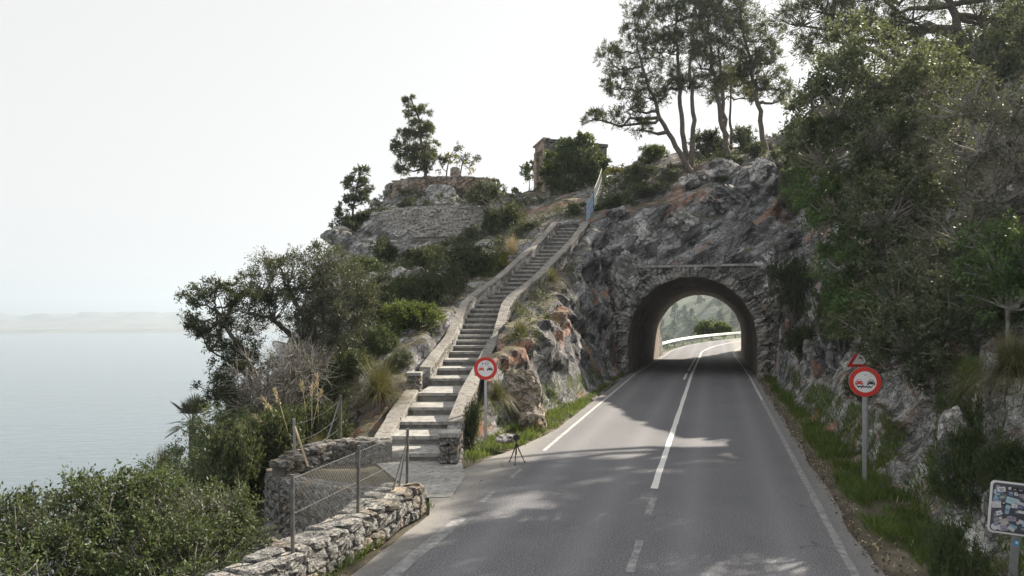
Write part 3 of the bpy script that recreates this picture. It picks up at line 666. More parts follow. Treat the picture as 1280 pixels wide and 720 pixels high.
# gully-side face of it, in view over the top
# ---- terrace retaining wall and the tumbled stones under it
base = [Vector(p) for p in ((-1.80, 13.25, -1.55), (-2.6, 13.9, -1.6), (-3.6, 14.6, -1.7), (-4.6, 15.25, -1.75), (-5.05, 15.65, -1.75), (-5.25, 16.2, -1.7), (-5.2, 17.0, -1.6))]
t = empty('terrace_retaining_wall', base[2], 'tall grey dry stone wall holding up the small terrace by the stair foot', 'wall')
rw = random.Random(5)
rubble_wall(t, base, lambda u: 1.62+0.10*min(1, u/4)-.0*u, 0.5, 0.225, rw, sides=(-1,), warm=lambda u: 0.10, face_z0=0.25, cap=270)
for sx, sz, k in ((0, 0, 0),):
    pass
t2 = empty('tumbled_rubble_bank', (-4.6, 14.2, -1.9), 'bank of tumbled grey rubble stones below the terrace retaining wall', 'rubble')
for i in range(150):
    u = rw.random(); x = -5.6+u*2.7+rw.gauss(0, .25); f = rw.random()
    y = 15.2-(x+5.0)*0.0-f*2.4-max(0, (x+5.2))*0.62; 
    z = -1.05-f*1.0+rw.uniform(-.12, .1)-abs(x+4.6)*0.10
    s_ = rw.uniform(0.16, 0.36)
    o = stone_at(t2, Vector((x, y, z))-Vector(t2.location), Vector((rw.uniform(-1, 1), rw.uniform(-1, 1), 0)), (s_*1.2, s_, s_*.8), rw, 0.04, jit=0.6)
# ---- curved wall round the back of the terrace
base = [P(490, 572, 17.0)-Vector((0, 0, .0)), P(462, 575, 16.9), P(438, 572, 17.0), P(412, 577, 16.7), P(385, 585, 16.2), P(362, 592, 15.75), P(348, 597, 15.45)]
for q in base: q.z = -0.02
t = empty('curved_terrace_wall', base[3], 'low curved rubble wall closing the back of the terrace beside the stair foot', 'wall')
rubble_wall(t, base, lambda u: 0.50 if u < 1.9 else max(0.16, 0.50-(u-1.9)*0.18), 0.42, 0.20, random.Random(8), sides=(1, -1), warm=lambda u: 0.5 if u > 2.3 else 0.1, cap=290)

# ------------------------------------------------------------------ road tunnel
M['ring_stone'] = m_rock('pale_arch_stone', (0.24, 0.235, 0.22), (0.52, 0.51, 0.48), stain=None, soil=False, sc=2.2)
def arch(r_add=0.0, n=22):
    r = HALF+r_add; pts = [(-r, -0.5), (-r, 0.7), (-r, SPRING)]
    pts += [(-r*math.cos(math.pi*i/n), SPRING+r*math.sin(math.pi*i/n)) for i in range(1, n)]
    return pts+[(r, SPRING), (r, 0.7), (r, -0.5)]
tun = empty('road_tunnel', rd(S_IN, 0, 0), 'short road tunnel with a rubble stone arch cut through the rocky headland', 'tunnel')
to = Vector(tun.location)
def at_s(s, t_, z): return rd(s, t_, z)-to
mb = MB(); inner, outer = arch(0), arch(0.4); k = len(inner); vs = []; S = [S_IN-.05+(S_OUT-S_IN+.1)*i/14 for i in range(15)]
for s in S:
    zo = float(zroad(s)); r_ = random.Random(int(s*7))
    vs += [at_s(s, a+r_.uniform(-.015, .015), z+zo) for a, z in inner]+[at_s(s, a, z+zo) for a, z in outer]
fs = []
for i in range(14):
    b0, b1 = i*2*k, (i+1)*2*k
    for j in range(k-1):
        fs.append((b0+j, b0+j+1, b1+j+1, b1+j)); fs.append((b0+k+j, b1+k+j, b1+k+j+1, b0+k+j+1))
for b0, rev in ((0, 0), (14*2*k, 1)):
    for j in range(k-1):
        q = (b0+j, b0+k+j, b0+k+j+1, b0+j+1); fs.append(q[::-1] if rev else q)
mb.add(vs, fs); mb.obj('lining', M['tunnel'], tun)
def spandrel(name, s0, s1, tl, tr, ztop, zo, mat):
    mb = MB(); pts = arch(0.05); n = len(pts); vs = []
    for s in (s0, s1):
        vs += [at_s(s, a, z+zo) for a, z in pts]
        for a, z in pts:
            f = (a+HALF+.05)/(2*HALF+.1)
            if z <= SPRING: vs.append(at_s(s, tl if a < 0 else tr, z+zo))
            else:
                an = math.atan2(z-SPRING, a); tx = (tr if a > 0 else tl)
                kx = tx/math.cos(an) if abs(math.cos(an)) > 1e-4 else 1e9; kz = (ztop-SPRING)/max(1e-4, math.sin(an)); kk = min(abs(kx), kz)
                vs.append(at_s(s, kk*math.cos(an), SPRING+kk*math.sin(an)+zo))
    fs = []
    for b, rev in ((0, 0), (2*n, 1)):
        for j in range(n-1):
            q = (b+j, b+n+j, b+n+j+1, b+j+1); fs.append(q[::-1] if rev else q)
    for j in range(n-1): fs.append((n+j, 3*n+j, 3*n+j+1, n+j+1)); fs.append((j, j+1, 2*n+j+1, 2*n+j))
    mb.add(vs, fs); return mb.obj(name, mat, tun)
spandrel('portal_wall', S_IN-.36, S_IN+.02, -4.5, 4.4, 5.80, 0, M['mortar'])
zf = float(zroad(S_OUT)); spandrel('exit_wall', S_OUT-.02, S_OUT+.5, -5.2, 5.2, 6.1, zf, M['stone_warm'])
rp = random.Random(21); U = np.array([CT, -ST, 0]); D = np.array([ST, CT, 0]); Zv = np.array([0, 0, 1.0])
rb = Rubble(); z = -0.1; i = 0
while z < 5.66:
    rh = rp.uniform(0.17, 0.26); u = -4.45
    while u < 4.35:
        wd = rp.uniform(0.14, 0.42); um = u+wd/2; zm = z+rh/2
        rad = math.hypot(um, zm-SPRING) if zm > SPRING else abs(um)
        if rad > HALF+0.60:
            rot = rp.uniform(-.45, .45); c_, s_ = math.cos(rot), math.sin(rot)
            ax = np.stack([U*c_+Zv*s_, D, Zv*c_-U*s_], 1)
            rb.put(np.array(at_s(S_IN-.36+rp.uniform(-.02, .05), um, zm+rp.uniform(-.07, .07))), ax, (wd*1.02, 0.22, rh*rp.uniform(.8, 1.35)), i); i += 1
        u += wd
    z += rh*0.95
rb.obj('portal_masonry', M['portal_stone'], tun)
rb = Rubble(); i = 0
def ring_pt(u):      # u: length along the arch from the left foot
    tot = math.pi*HALF
    if u < SPRING: return (-1.0, 0.0, -HALF, u)
    if u < SPRING+tot:
        a = (u-SPRING)/HALF; return (-math.cos(a), math.sin(a), -HALF*math.cos(a), SPRING+HALF*math.sin(a))
    return (1.0, 0.0, HALF, SPRING-(u-SPRING-tot))
u = 0.0; tot = 2*SPRING+math.pi*HALF
while u < tot:
    wd = rp.uniform(0.15, 0.26); rx, rz, px_, pz_ = ring_pt(u+wd/2)
    for r0, r1 in ((0.0, rp.uniform(.46, .62)),):
        if r0 is None: r0 = last
        last = r1; rm = (r0+r1)/2
        rad = U*rx+Zv*rz; tan = U*(-rz)+Zv*rx
        rb.put(np.array(at_s(S_IN-.40+rp.uniform(-.02, .02), px_+rx*rm, pz_+rz*rm)), np.stack([rad, D, tan], 1), ((r1-r0)*1.0, 0.30, wd*0.98), i); i += 1
    u += wd
rb.obj('arch_ring', M['ring_stone'], tun)
mb = MB(); rp2 = random.Random(4)
for k_ in range(8):
    a = -4.25+k_*0.94; mb.cm = 0
    c = at_s(S_IN-.22, a+.46, 5.86+rp2.uniform(-.012, .012)); mb.box(c, (0.93, 0.62, 0.13), Matrix.Rotation(-RA, 3, 'Z'))
mb.obj('coping', M['concrete'], tun)

# ------------------------------------------------------------------ the stairs
stair = empty('stone_staircase', STEPS[0], 'long flight of stone steps with low parapets climbing the headland', 'staircase')
so = Vector(stair.location); rs = random.Random(2)
for i, p in enumerate(STEPS):
    nx = STEPS[i+1] if i < 37 else p+Vector((0.05, 1.6, 0.0)); dep = nx.y-p.y
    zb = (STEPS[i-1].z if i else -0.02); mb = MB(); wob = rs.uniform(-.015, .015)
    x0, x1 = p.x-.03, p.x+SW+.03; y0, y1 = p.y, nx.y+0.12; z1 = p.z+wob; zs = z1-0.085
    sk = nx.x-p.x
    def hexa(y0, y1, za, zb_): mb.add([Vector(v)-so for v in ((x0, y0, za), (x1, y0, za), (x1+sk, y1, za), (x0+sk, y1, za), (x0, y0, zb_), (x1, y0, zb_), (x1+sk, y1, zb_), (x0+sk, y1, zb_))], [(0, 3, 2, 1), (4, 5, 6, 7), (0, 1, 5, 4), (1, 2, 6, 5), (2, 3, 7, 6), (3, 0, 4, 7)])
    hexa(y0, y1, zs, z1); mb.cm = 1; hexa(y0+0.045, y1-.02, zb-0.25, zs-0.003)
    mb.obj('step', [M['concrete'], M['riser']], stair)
def rail_path(side, off):
    o = []
    for p in STEPS: o.append(Vector((p.x+(SW+off if side > 0 else -off), p.y, p.z)))
    o.append(o[-1]+Vector((0.25, 1.5, 0.1))); return o
def parapet(name, pts, width, up, down, i0, i1):
    mb = MB(); vs = []; fs = []
    for q in pts[i0:i1+1]:
        for dx, dz in ((-width/2, -down), (-width/2, up), (width/2, up), (width/2, -down)): vs.append(q+Vector((dx, 0, dz))-so)
    for i in range(i1-i0):
        a = 4*i
        for j in range(3): fs.append((a+j, a+4+j, a+4+j+1, a+j+1))
    e = 4*(i1-i0); fs += [(0, 1, 2, 3), (e+3, e+2, e+1, e)]
    mb.add(vs, fs); return mb.obj(name, M['stone'], stair)
def coping(pts, width, up, i0, i1, every=2, th=0.09):
    for a in range(i0, i1, every):
        b = min(a+every, i1); mb = MB(); p, q = pts[a], pts[b]; d = (q-p)*0.004; p = p+d; q = q-d
        jw = rs.uniform(-.02, .02); vs = []
        for r in (p, q):
            for dx, dz in ((-width/2-jw, up), (width/2+jw, up), (width/2+jw-.015, up+th), (-width/2-jw+.015, up+th)): vs.append(r+Vector((dx+rs.uniform(-.012, .012), 0, dz+rs.uniform(-.008, .008)))-so)
        mb.add(vs, [(3, 2, 1, 0), (4, 5, 6, 7), (0, 1, 5, 4), (1, 2, 6, 5), (2, 3, 7, 6), (3, 0, 4, 7)]); mb.obj('coping_stone', M['cap_stone'], stair)
RP = rail_path(1, 0.21); LP = rail_path(-1, 0.21)
parapet('parapet_wall', RP, 0.35, 0.30, 1.5, 0, 38); coping(RP, 0.40, 0.302, 1, 38, 2, .07)
parapet('parapet_wall', LP, 0.36, 0.03, 0.8, 0, 4); coping(LP, 0.40, 0.032, 0, 4, 1, 0.07)
parapet('parapet_wall', LP, 0.33, 0.30, 0.9, 5, 38); coping(LP, 0.37, 0.302, 5, 38, 2, .07)
# outer face of the parapet that looks on the road, stone by stone, and the end pier
for i in range(0, 17):
    a, b = RP[i], RP[i+1]; L_ = (b-a).length; zt = 0.29
    for row in range(5):
        u = rs.uniform(-.1, .1)
        while u < 1.0:
            wd = rs.uniform(.24, .44); c = a.lerp(b, min(1, u+wd/L_/2))+Vector((0.16, 0, zt-0.11-row*0.21+rs.uniform(-.03, .03)))
            stone_at(stair, c-so, (b-a), (wd, 0.12, rs.uniform(.17, .23)), rs, 0.45, 0.1); u += wd/L_
for i in range(5, 9):
    a, b = LP[i], LP[i+1]; L_ = (b-a).length
    u = 0
    while u < 1.0:
        wd = rs.uniform(.25, .4); c = a.lerp(b, min(1, u+wd/L_/2))+Vector((-0.14, 0, 0.14)); stone_at(stair, c-so, (b-a), (wd, 0.12, .22), rs, 0.3, 0.1)
        stone_at(stair, c+Vector((0.27, 0, 0.02))-so, (b-a), (wd, 0.1, .2), rs, 0.3, 0.1); u += wd/L_
for (cx, cy, cz0, n_, w_) in ((RP[0].x, RP[0].y-.18, 0.0, 3, .44), (LP[4].x, LP[4].y+.55, LP[4].z-.15, 3, .42)):
    for k_ in range(n_):
        for dx in (-.11, .11): stone_at(stair, Vector((cx+dx, cy, cz0+.12+.21*k_))-so, Vector((1, 0, 0)), (w_*.52, .42, .215), rs, 0.15, 0.06)
    mb = MB(); mb.box(Vector((cx, cy, cz0+.21*n_+.055))-so, (w_+.04, .5, .10)); mb.obj('coping_stone', M['concrete'], stair)

# ------------------------------------------------------------------ railing and fence at the stair head
def railing(name, label, pts, h, mat, nbar, drop):
    t = empty(name, pts[0], label, 'railing'); o = Vector(pts[0])
    for p in pts:
        mb = MB(); mb.tube([p-Vector((0, 0, drop))-o, p+Vector((0, 0, h))-o], 0.028, 6); mb.obj('post', mat, t)
    for z in (0.12, h*0.5, h-.02):
        mb = MB(); mb.tube([p+Vector((0, 0, z))-o for p in pts], 0.02, 6); mb.obj('rail', mat, t)
    for a, b in zip(pts, pts[1:]):
        for k_ in range(1, nbar):
            p = a.lerp(b, k_/nbar); mb = MB(); mb.tube([p+Vector((0, 0, .1))-o, p+Vector((0, 0, h-.03))-o], 0.013, 5, False); mb.obj('bar', mat, t)
    return t
railing('blue_railing', 'blue painted metal railing at the head of the stairs', [P(733.5, 279, 41.8), P(737, 271, 43.0), P(741, 263, 44.4)], 1.05, M['blue_rail'], 7, 0.9)
railing('pale_fence', 'pale picket fence climbing above the blue railing towards the tower', [P(743, 262, 45.0), P(747, 252, 47.2), P(750, 242, 49.6), P(752, 234, 52)], 1.35, M['pale_rail'], 9, 0.6)

# ------------------------------------------------------------------ walls on the knoll
def small_wall(name, label, pts, h, th, stone, mat_core, mat_st, seed):
    t = empty(name, pts[0], label, 'wall'); o = Vector(pts[0]); r_ = random.Random(seed); mb = MB(); vs = []; fs = []
    for p in pts:
        for dy, dz in ((-th/2, -h-1.2), (-th/2, 0), (th/2, 0), (th/2, -h-1.2)): vs.append(p+Vector((0, dy, dz))-o)
    for i in range(len(pts)-1):
        for j in range(3): fs.append((4*i+j, 4*i+j+1, 4*i+4+j+1, 4*i+4+j))
    e = 4*(len(pts)-1); fs += [(3, 2, 1, 0), (e, e+1, e+2, e+3)]; mb.add(vs, fs); mb.obj('core', mat_core, t)
    rb = Rubble(); n = 0; Lw = path_len(pts); z = 0.0
    while z < h+.6:
        rh = r_.uniform(.6, 1.0)*stone; u = -r_.uniform(0, stone)
        while u < Lw:
            wd = stone*r_.uniform(.8, 1.7)
            if 0 < u+wd/2 < Lw:
                p, d = lerp_path(pts, u+wd/2); nr = np.array([d.y, -d.x, 0]); nr /= np.linalg.norm(nr)
                rb.put(np.array(p-o)+nr*(th/2+r_.uniform(-.03, .03))+np.array([0, 0, -z-rh/2+r_.uniform(-.35, .35)*rh]), np.stack([np.array([nr[1]*-1, nr[0], 0])+Zv*(q_ := r_.uniform(-.4, .4)), nr, Zv-np.array([nr[1]*-1, nr[0], 0])*q_], 1), (wd, r_.uniform(.16, .3), rh*r_.uniform(.8, 1.4)), n); n += 1
            u += wd
        z += rh
    rb.obj('masonry', mat_st, t)
    mb = MB()
    for i in range(len(pts)-1):
        a, b = pts[i], pts[i+1]; m = max(1, round((b-a).length/1.1))
        for k_ in range(m):
            p = a.lerp(b, (k_+.5)/m)-o; d = (b-a).normalized(); mb.box(p+Vector((0, 0, .045)), ((b-a).length/m*.97, th+.14, .10), Matrix.Rotation(math.atan2(d.y, d.x), 3, 'Z'))
    mb.obj('coping', M['concrete'], t)
    return t
small_wall('terrace_wall', 'long pale rubble terrace wall crossing the cliff top below the knoll', [P(453, 271, 49.0), P(480, 266, 48.4), P(508, 261, 47.9), P(545, 259.5, 47.6), P(585, 259.5, 47.5), P(630, 259.5, 47.7)], 1.35, 0.45, 0.20, m_simple('pale_mortar', (.24, .23, .21), .95, var=.3, bump=.3), M['pale_stone'], 3)
kn = small_wall('knoll_wall', 'rosy low wall around the top of the knoll beneath the conifer', [P(485, 234, 57.5), P(491, 231, 54.2), P(510, 224, 54.0), P(545, 222.5, 54.0), P(578, 222, 54.2), P(622, 226, 55.0)], 0.5, 0.4, 0.30, M['pink_wall'], M['pink_wall'], 6)
mb = MB(); c = P(569, 217, 54.3); mb.box((0, 0, 0), (0.75, 0.6, 0.75), taper=.9); mb.box((0, 0, .43), (0.55, 0.5, 0.10), taper=.6); o = mb.obj('masonry_pillar', M['pink_wall']); o.location = c
tag(o, 'stubby rosy masonry pillar standing on the knoll wall', 'pillar')

# ------------------------------------------------------------------ the old tower
tb = P(682, 245, 58.0); tb.z = 11.9; H_ = 17.45-tb.z
tw = empty('watchtower', tb, 'old roofless stone watchtower half hidden behind the round bush on the headland', 'tower')
ua = Vector((-0.22, 1.0, 0)).normalized(); ub = Vector((0.93, 0.37, 0)).normalized()
def slab(name, a0, a1, b0, b1, z0, z1, mat):
    mb = MB(); c = [ua*a+ub*b for a, b in ((a0, b0), (a0, b1), (a1, b1), (a1, b0))]
    mb.add([v+Vector((0, 0, z0)) for v in c]+[v+Vector((0, 0, z1)) for v in c], [(0, 3, 2, 1)[::-1], (4, 5, 6, 7), (0, 1, 5, 4), (1, 2, 6, 5), (2, 3, 7, 6), (3, 0, 4, 7)]); return mb.obj(name, mat, tw)
slab('front_wall', -.0, 0.45, 0.0, 5.6, 0, H_-.45, M['tower_grey'])
slab('rear_wall', 3.5, 3.9, 0.0, 5.6, 0, H_-.6, M['tower_wall'])
slab('end_wall', .453, 3.497, 5.15, 5.6, 0, H_-1.1, M['tower_grey'])
slab('pilaster', .453, 1.05, 0.0, 0.5, 0, H_-.75, M['tower_wall'])
slab('pilaster', 3.0, 3.497, 0.0, 0.5, 0, H_-.75, M['tower_wall'])
slab('recess_panel', 1.053, 2.997, 0.28, 0.5, 0, H_-1.0, M['pink_wall'])
slab('lintel', .453, 3.497, 0.003, 0.5, H_-.747, H_-.12, M['tower_wall'])
slab('cornice', -.08, .5, -.08, 5.7, H_-.447, H_-.2, M['tower_grey'])
slab('cornice', .503, 3.95, -.08, 0.55, H_-.117, H_+.02, M['tower_wall'])

# ------------------------------------------------------------------ wire fences
def wire_panel(mb, a, b, h, z0, sp=0.065, r=0.0026):
    Lw = (b-a).length; d = (b-a).normalized()
    n = int((Lw+h)/sp)
    for k_ in range(n):
        for sg in (1, -1):
            u0 = k_*sp-(h if sg > 0 else 0); u1 = u0+h
            if sg < 0: u0, u1 = u1, u0
            za, zb = 0.0, h
            def clip(u0, u1, za, zb):
                if u0 == u1: return None
                lo, hi = 0.0, 1.0
                for lim, sgn in ((0, 1), (Lw, -1)):
                    f0, f1 = sgn*(u0-lim), sgn*(u1-lim)
                    if f0 < 0 and f1 < 0: return None
                    if f0 < 0: lo = max(lo, f0/(f0-f1))
                    if f1 < 0: hi = min(hi, f0/(f0-f1))
                return (lo, hi) if lo < hi else None
            c = clip(u0, u1, za, zb)
            if c is None: continue
            q0 = a+d*(u0+(u1-u0)*c[0])+(b-a)*0; q1 = a+d*(u0+(u1-u0)*c[1])
            q0 = q0+Vector((0, 0, z0+h*c[0])); q1 = q1+Vector((0, 0, z0+h*c[1])); mb.tube([q0, q1], r, 3, False)
f1 = empty('wire_fence', (-2.4, 11.0, 0.4), 'chain link fence on dark posts standing along the roadside rubble wall', 'fence'); fo = Vector(f1.location)
posts = [P(366, 690, 9.3), P(447, 642, 11.0), P(508.5, 605, 12.75)]
for p, top in zip(posts, (1.42, 1.47, 1.43)):
    p.z = 0.42; mb = MB(); mb.tube([p-Vector((0, 0, .3))-fo, Vector((p.x+random.Random(top).uniform(-.02, .02), p.y, top+.03))-fo], 0.026, 8); mb.obj('post', M['rust_post'], f1)
pe = posts[2]
for q in (P(488, 605, 12.0), P(497, 612, 12.3)):
    mb = MB(); q.z = 0.42; mb.tube([Vector((pe.x, pe.y, 1.22))-fo, q-fo], 0.016, 6); mb.obj('brace', M['rust_post'], f1)
mb = MB(); pa = P(300, 730, 7.9); pa.z = .40
for a, b in ((posts[0], posts[1]), (posts[1], posts[2])): wire_panel(mb, a-fo, b-fo, 0.95, 0.04, .075, .0020)
mb.obj('wire_mesh', M['wire'], f1)
for z in (0.08, 0.52, 0.98):
    mb = MB(); mb.tube([q+Vector((0, 0, z))-fo for q in posts], 0.0035, 4, False); mb.obj('line_wire', M['wire'], f1)
f2 = empty('terrace_fence', P(395, 585, 16.2), 'slack wire fence with leaning braces on the curved terrace wall', 'fence'); fo = Vector(f2.location)
pA, pB = P(368.5, 588, 15.8), P(425, 547, 17.0)
mb = MB(); mb.tube([pA-fo-Vector((0, 0, .1)), P(367.5, 523, 15.8)-fo], 0.03, 8); mb.obj('post', M['grey_post'], f2)
mb = MB(); mb.tube([pB-fo-Vector((0, 0, .1)), P(426, 494, 17.0)-fo], 0.032, 8); mb.obj('post', M['rust_post'], f2)
mb = MB(); q0, q1 = P(368.5, 533, 15.78)-fo, P(385, 583, 15.7)-fo; dd = (q1-q0); mb.box((q0+q1)/2, (0.05, 0.025, dd.length), dd.to_track_quat('Z', 'Y').to_matrix()); mb.obj('brace', M['wood'], f2)
mb = MB(); q0, q1 = P(425, 500, 17.0)-fo, P(407, 555, 16.8)-fo; mb.tube([q0, q1], 0.018, 6); mb.obj('brace', M['grey_post'], f2)
for z0, z1, sag in ((530, 500, .10), (552, 518, .12), (570, 535, .05)):
    a, b = P(368, z0, 15.8)-fo, P(425.5, z1, 17.0)-fo; mb = MB(); mb.tube([a.lerp(b, i/8)-Vector((0, 0, sag*4*(i/8)*(1-i/8))) for i in range(9)], 0.005, 4, False); mb.obj('line_wire', M['wire'], f2)
o_ = [P(498, 572, 17.2), P(500, 545, 17.2)]

# ------------------------------------------------------------------ signs
def car_symbol(mb, cx, cz, y, k):
    def pt(x, z): return (cx+x*k, y, cz+z*k)
    mb.add([pt(*q) for q in ((-.5, -.28), (.5, -.28), (.52, .02), (.40, .10), (-.40, .10), (-.52, .02))], [(0, 1, 2, 3, 4, 5)])
    mb.add([pt(*q) for q in ((-.36, .10), (.36, .10), (.24, .36), (-.24, .36))], [(0, 1, 2, 3)])
    for sx in (-.40, .40): mb.add([pt(*q) for q in ((sx-.10, -.42), (sx+.10, -.42), (sx+.10, -.28), (sx-.10, -.28))], [(0, 1, 2, 3)])
def car_windows(mb, cx, cz, y, k):
    mb.add([(cx+x*k, y, cz+z*k) for x, z in ((-.27, .13), (.27, .13), (.19, .29), (-.19, .29))], [(0, 1, 2, 3)])
    for sx in (-.34, .34): mb.add([(cx+(sx+x)*k, y, cz+z*k) for x, z in ((-.09, -.10), (.09, -.10), (.09, .0), (-.09, .0))], [(0, 1, 2, 3)])
def scrawl(mb, pts, y, wdt):
    for (x0, z0), (x1, z1) in zip(pts, pts[1:]):
        d = Vector((x1-x0, 0, z1-z0)).normalized(); n = Vector((-d.z, 0, d.x))*wdt/2; a, b = Vector((x0, y, z0)), Vector((x1, y, z1)); mb.add([a-n, b-n, b+n, a+n], [(0, 1, 2, 3)])
def no_overtaking(loc, hgt, r, label, strokes, smat, tilt, post_mat, rot):
    t = empty('no_overtaking_sign', loc, label, 'road sign', 'round no overtaking signs', rz=rot)
    t.rotation_euler = (0, tilt, rot)
    mb = MB(); mb.box((0, 0, (hgt+r*.6)/2-.15), (0.07, 0.045, hgt+r*.6+.3)); mb.obj('post', post_mat, t)
    pl = MB(); pl.tube([(0, -0.035, hgt), (0, -0.055, hgt)], r, 40); plate = pl.obj('plate', M['grey_post'], t)
    mb = MB(); mb.disc((0, -0.058, hgt), r*0.72, (0, -1, 0), 40); mb.obj('white_disc', M['white'], plate)
    mb = MB(); mb.disc((0, -0.060, hgt), r*0.985, (0, -1, 0), 40, r*0.70); mb.obj('red_border', M['red'], plate)
    for cx, m in ((-.235*r/.3*.42, M['red']), (.235*r/.3*.42, M['black'])):
        mb = MB(); car_symbol(mb, cx*1.12, hgt-.005, -0.061, r*0.46); c_ = mb.obj('car_symbol', m, plate)
    mb = MB()
    for cx in (-.235*r/.3*.42, .235*r/.3*.42): car_windows(mb, cx*1.12, hgt-.005, -0.063, r*0.46)
    mb.obj('car_window_marks', M['white'], plate)
    mb = MB()
    for s_ in strokes: scrawl(mb, [(x*r, hgt+z*r) for x, z in s_], -0.0645, r*0.045)
    mb.obj('scrawl', smat, plate)
    for z in (-.14, .14):
        mb = MB(); mb.box((0, 0.005, hgt+z*r/.3), (0.10, 0.075, 0.025)); mb.obj('bracket', M['steel'], t)
    return t
p = P(607, 553, 19.0); p.z = -0.02
no_overtaking(p, 2.03, 0.305, 'red ringed no overtaking sign on grass beside the stairs, faint scribble above its cars', [[(-.25, .28), (-.22, .55)], [(-.05, .30), (-.02, .52), (.02, .30)], [(.08, .52), (.20, .55), (.25, .42), (.12, .30), (.28, .28)], [(-.35, .45), (-.20, .40)]], M['grey_scrawl'], 0.0, M['steel'], 0.02)
p = P(1080.5, 602, 14.6); p.z = hz(p.x, p.y)-.05
no_overtaking(p, 3.6-(477-385)/900*14.6-p.z, 0.305, 'red ringed no overtaking sign below the cliff shrubs, black scrawl under its cars', [[(-.50, -.18), (-.42, -.38), (-.30, -.25), (-.22, -.42), (-.12, -.22), (-.05, -.40)], [(.0, -.36), (.10, -.24), (.18, -.40), (.26, -.26), (.34, -.40), (.46, -.22)], [(-.02, .42), (.06, .50)], [(-.44, -.30), (.40, -.34)]], M['black'], 0.0, M['steel'], -.25)
# triangular warning sign, mostly hidden by leaves
p = P(1083, 455, 17.2); g = hz(p.x, p.y)-.2
t = empty('triangular_sign', (p.x, p.y, g), 'red edged triangular warning sign, mostly hidden by leaves behind the round sign', 'road sign'); t.rotation_euler = (0, 0, -.2)
zc = P(0, 459, 17.2).z-g; sd = 0.92; hh = sd*.866
def tri(s_, y): c = Vector((0, y, zc+hh/3)); return [c+Vector((-s_/2, 0, -s_*.2887)), c+Vector((s_/2, 0, -s_*.2887)), c+Vector((0, 0, s_*.5774))]
mb = MB(); a, b = tri(sd, -.03), tri(sd, -.05); mb.add(a+b, [(2, 1, 0), (3, 4, 5), (0, 1, 4, 3), (1, 2, 5, 4), (2, 0, 3, 5)]); plate = mb.obj('plate', M['grey_post'], t)
mb = MB(); mb.add(tri(sd*.74, -.053), [(0, 1, 2)]); mb.obj('white_face', M['white'], plate)
mb = MB(); a, b = tri(sd*.995, -.055), tri(sd*.72, -.055); mb.add(a+b, [(0, 1, 4, 3), (1, 2, 5, 4), (2, 0, 3, 5)]); mb.obj('red_border', M['red'], plate)
mb = MB(); mb.box((0, 0, (zc+.3)/2), (.07, .045, zc+.3)); mb.obj('post', M['steel'], t)
# back of a board covered in stickers
p = P(1263, 720, 9.0); p.z = hz(p.x, p.y)-.1
t = empty('sticker_sign', p, 'square white edged board covered in stickers on a grey post', 'sign'); t.rotation_euler = (0, R(4), -.30)
zc = P(0, 635, 9.0).z-p.z; W2 = 0.325; rk = random.Random(77)
def rrect(hw, hh_, y, r, zc): 
    o = []
    for sx, sz, a0 in ((1, 1, 0), (-1, 1, 90), (-1, -1, 180), (1, -1, 270)):
        for k_ in range(5): a = R(a0+k_*22.5); o.append(Vector((sx*(hw-r)+r*math.cos(a), y, zc+sz*(hh_-r)+r*math.sin(a))))
    return o
a, b = rrect(W2, W2, -.02, .05, zc), rrect(W2, W2, -.04, .05, zc); mb = MB(); mb.add(a+b, [tuple(range(20))[::-1], tuple(range(20, 40))]+[(i, (i+1) % 20, 20+(i+1) % 20, 20+i) for i in range(20)]); plate = mb.obj('board', M['white'], t)
mb = MB(); mb.add(rrect(W2-.022, W2-.022, -.0415, .04, zc), [tuple(range(20))]); mb.obj('dark_face', m_simple('dark_board_face', (0.09, 0.09, 0.11), .5, var=.3, bump=0), plate)
pal = [(.75, .75, .75), (.72, .74, .78), (.6, .6, .62), (.30, .50, .66), (.42, .62, .72), (.03, .03, .035), (.35, .32, .42), (.62, .62, .66), (.15, .2, .35), (.5, .48, .45), (.78, .78, .76), (.2, .2, .22)]
pm = [m_simple('sticker_print', c, .45, var=.08, bump=0) for c in pal]; lay = 0
for gx_ in range(8):
    for gz_ in range(8):
        lay += 1; cx = -W2+.055+gx_*.073+rk.uniform(-.03, .03); cz = zc-W2+.06+gz_*.073+rk.uniform(-.03, .03); y = -.0425-lay*0.00012
        cx = max(-W2+.075, min(W2-.075, cx)); cz = max(zc-W2+.075, min(zc+W2-.075, cz))
        if rk.random() < 0.10: continue
        mi = rk.randrange(len(pm)); mb = MB(); a = rk.uniform(-.5, .5); w_, h_ = rk.uniform(.018, .055), rk.uniform(.014, .042)
        if rk.random() < .3: pts = [(math.cos(q*math.pi/6)*w_*.8, math.sin(q*math.pi/6)*w_*.8) for q in range(12)]
        else: pts = [(-w_, -h_), (w_, -h_), (w_, h_), (-w_, h_)]
        ro = lambda x, z: (cx+x*math.cos(a)-z*math.sin(a), y, cz+x*math.sin(a)+z*math.cos(a))
        mb.add([ro(*q) for q in pts], [tuple(range(len(pts)))]); mb.cm = 1; y -= .00005
        for q in range(rk.randrange(1, 3)):
            zz_ = rk.uniform(-.5, .5)*h_; ww = rk.uniform(.3, .65)*w_; mb.add([ro(*e) for e in ((-ww, zz_-.1*h_), (ww, zz_-.1*h_), (ww, zz_+.18*h_), (-ww, zz_+.18*h_))], [(0, 1, 2, 3)])
        mb.obj('sticker', [pm[mi], pm[(mi+5) % len(pm)]], plate)
mb = MB(); mb.box((0, 0, zc/2), (.085, .035, zc+.3)); mb.obj('post', M['grey_post'], t)
mb = MB(); mb.disc((0.005, -.0185, zc-W2-.10), .036, (0, -1, 0), 16); mb.cm = 1; mb.disc((0.008, -.0190, zc-W2-.095), .017, (0, -1, 0), 10); mb.obj('sticker', [m_simple('blue_sticker', (.08, .35, .75), .4, bump=0), M['white']], t)

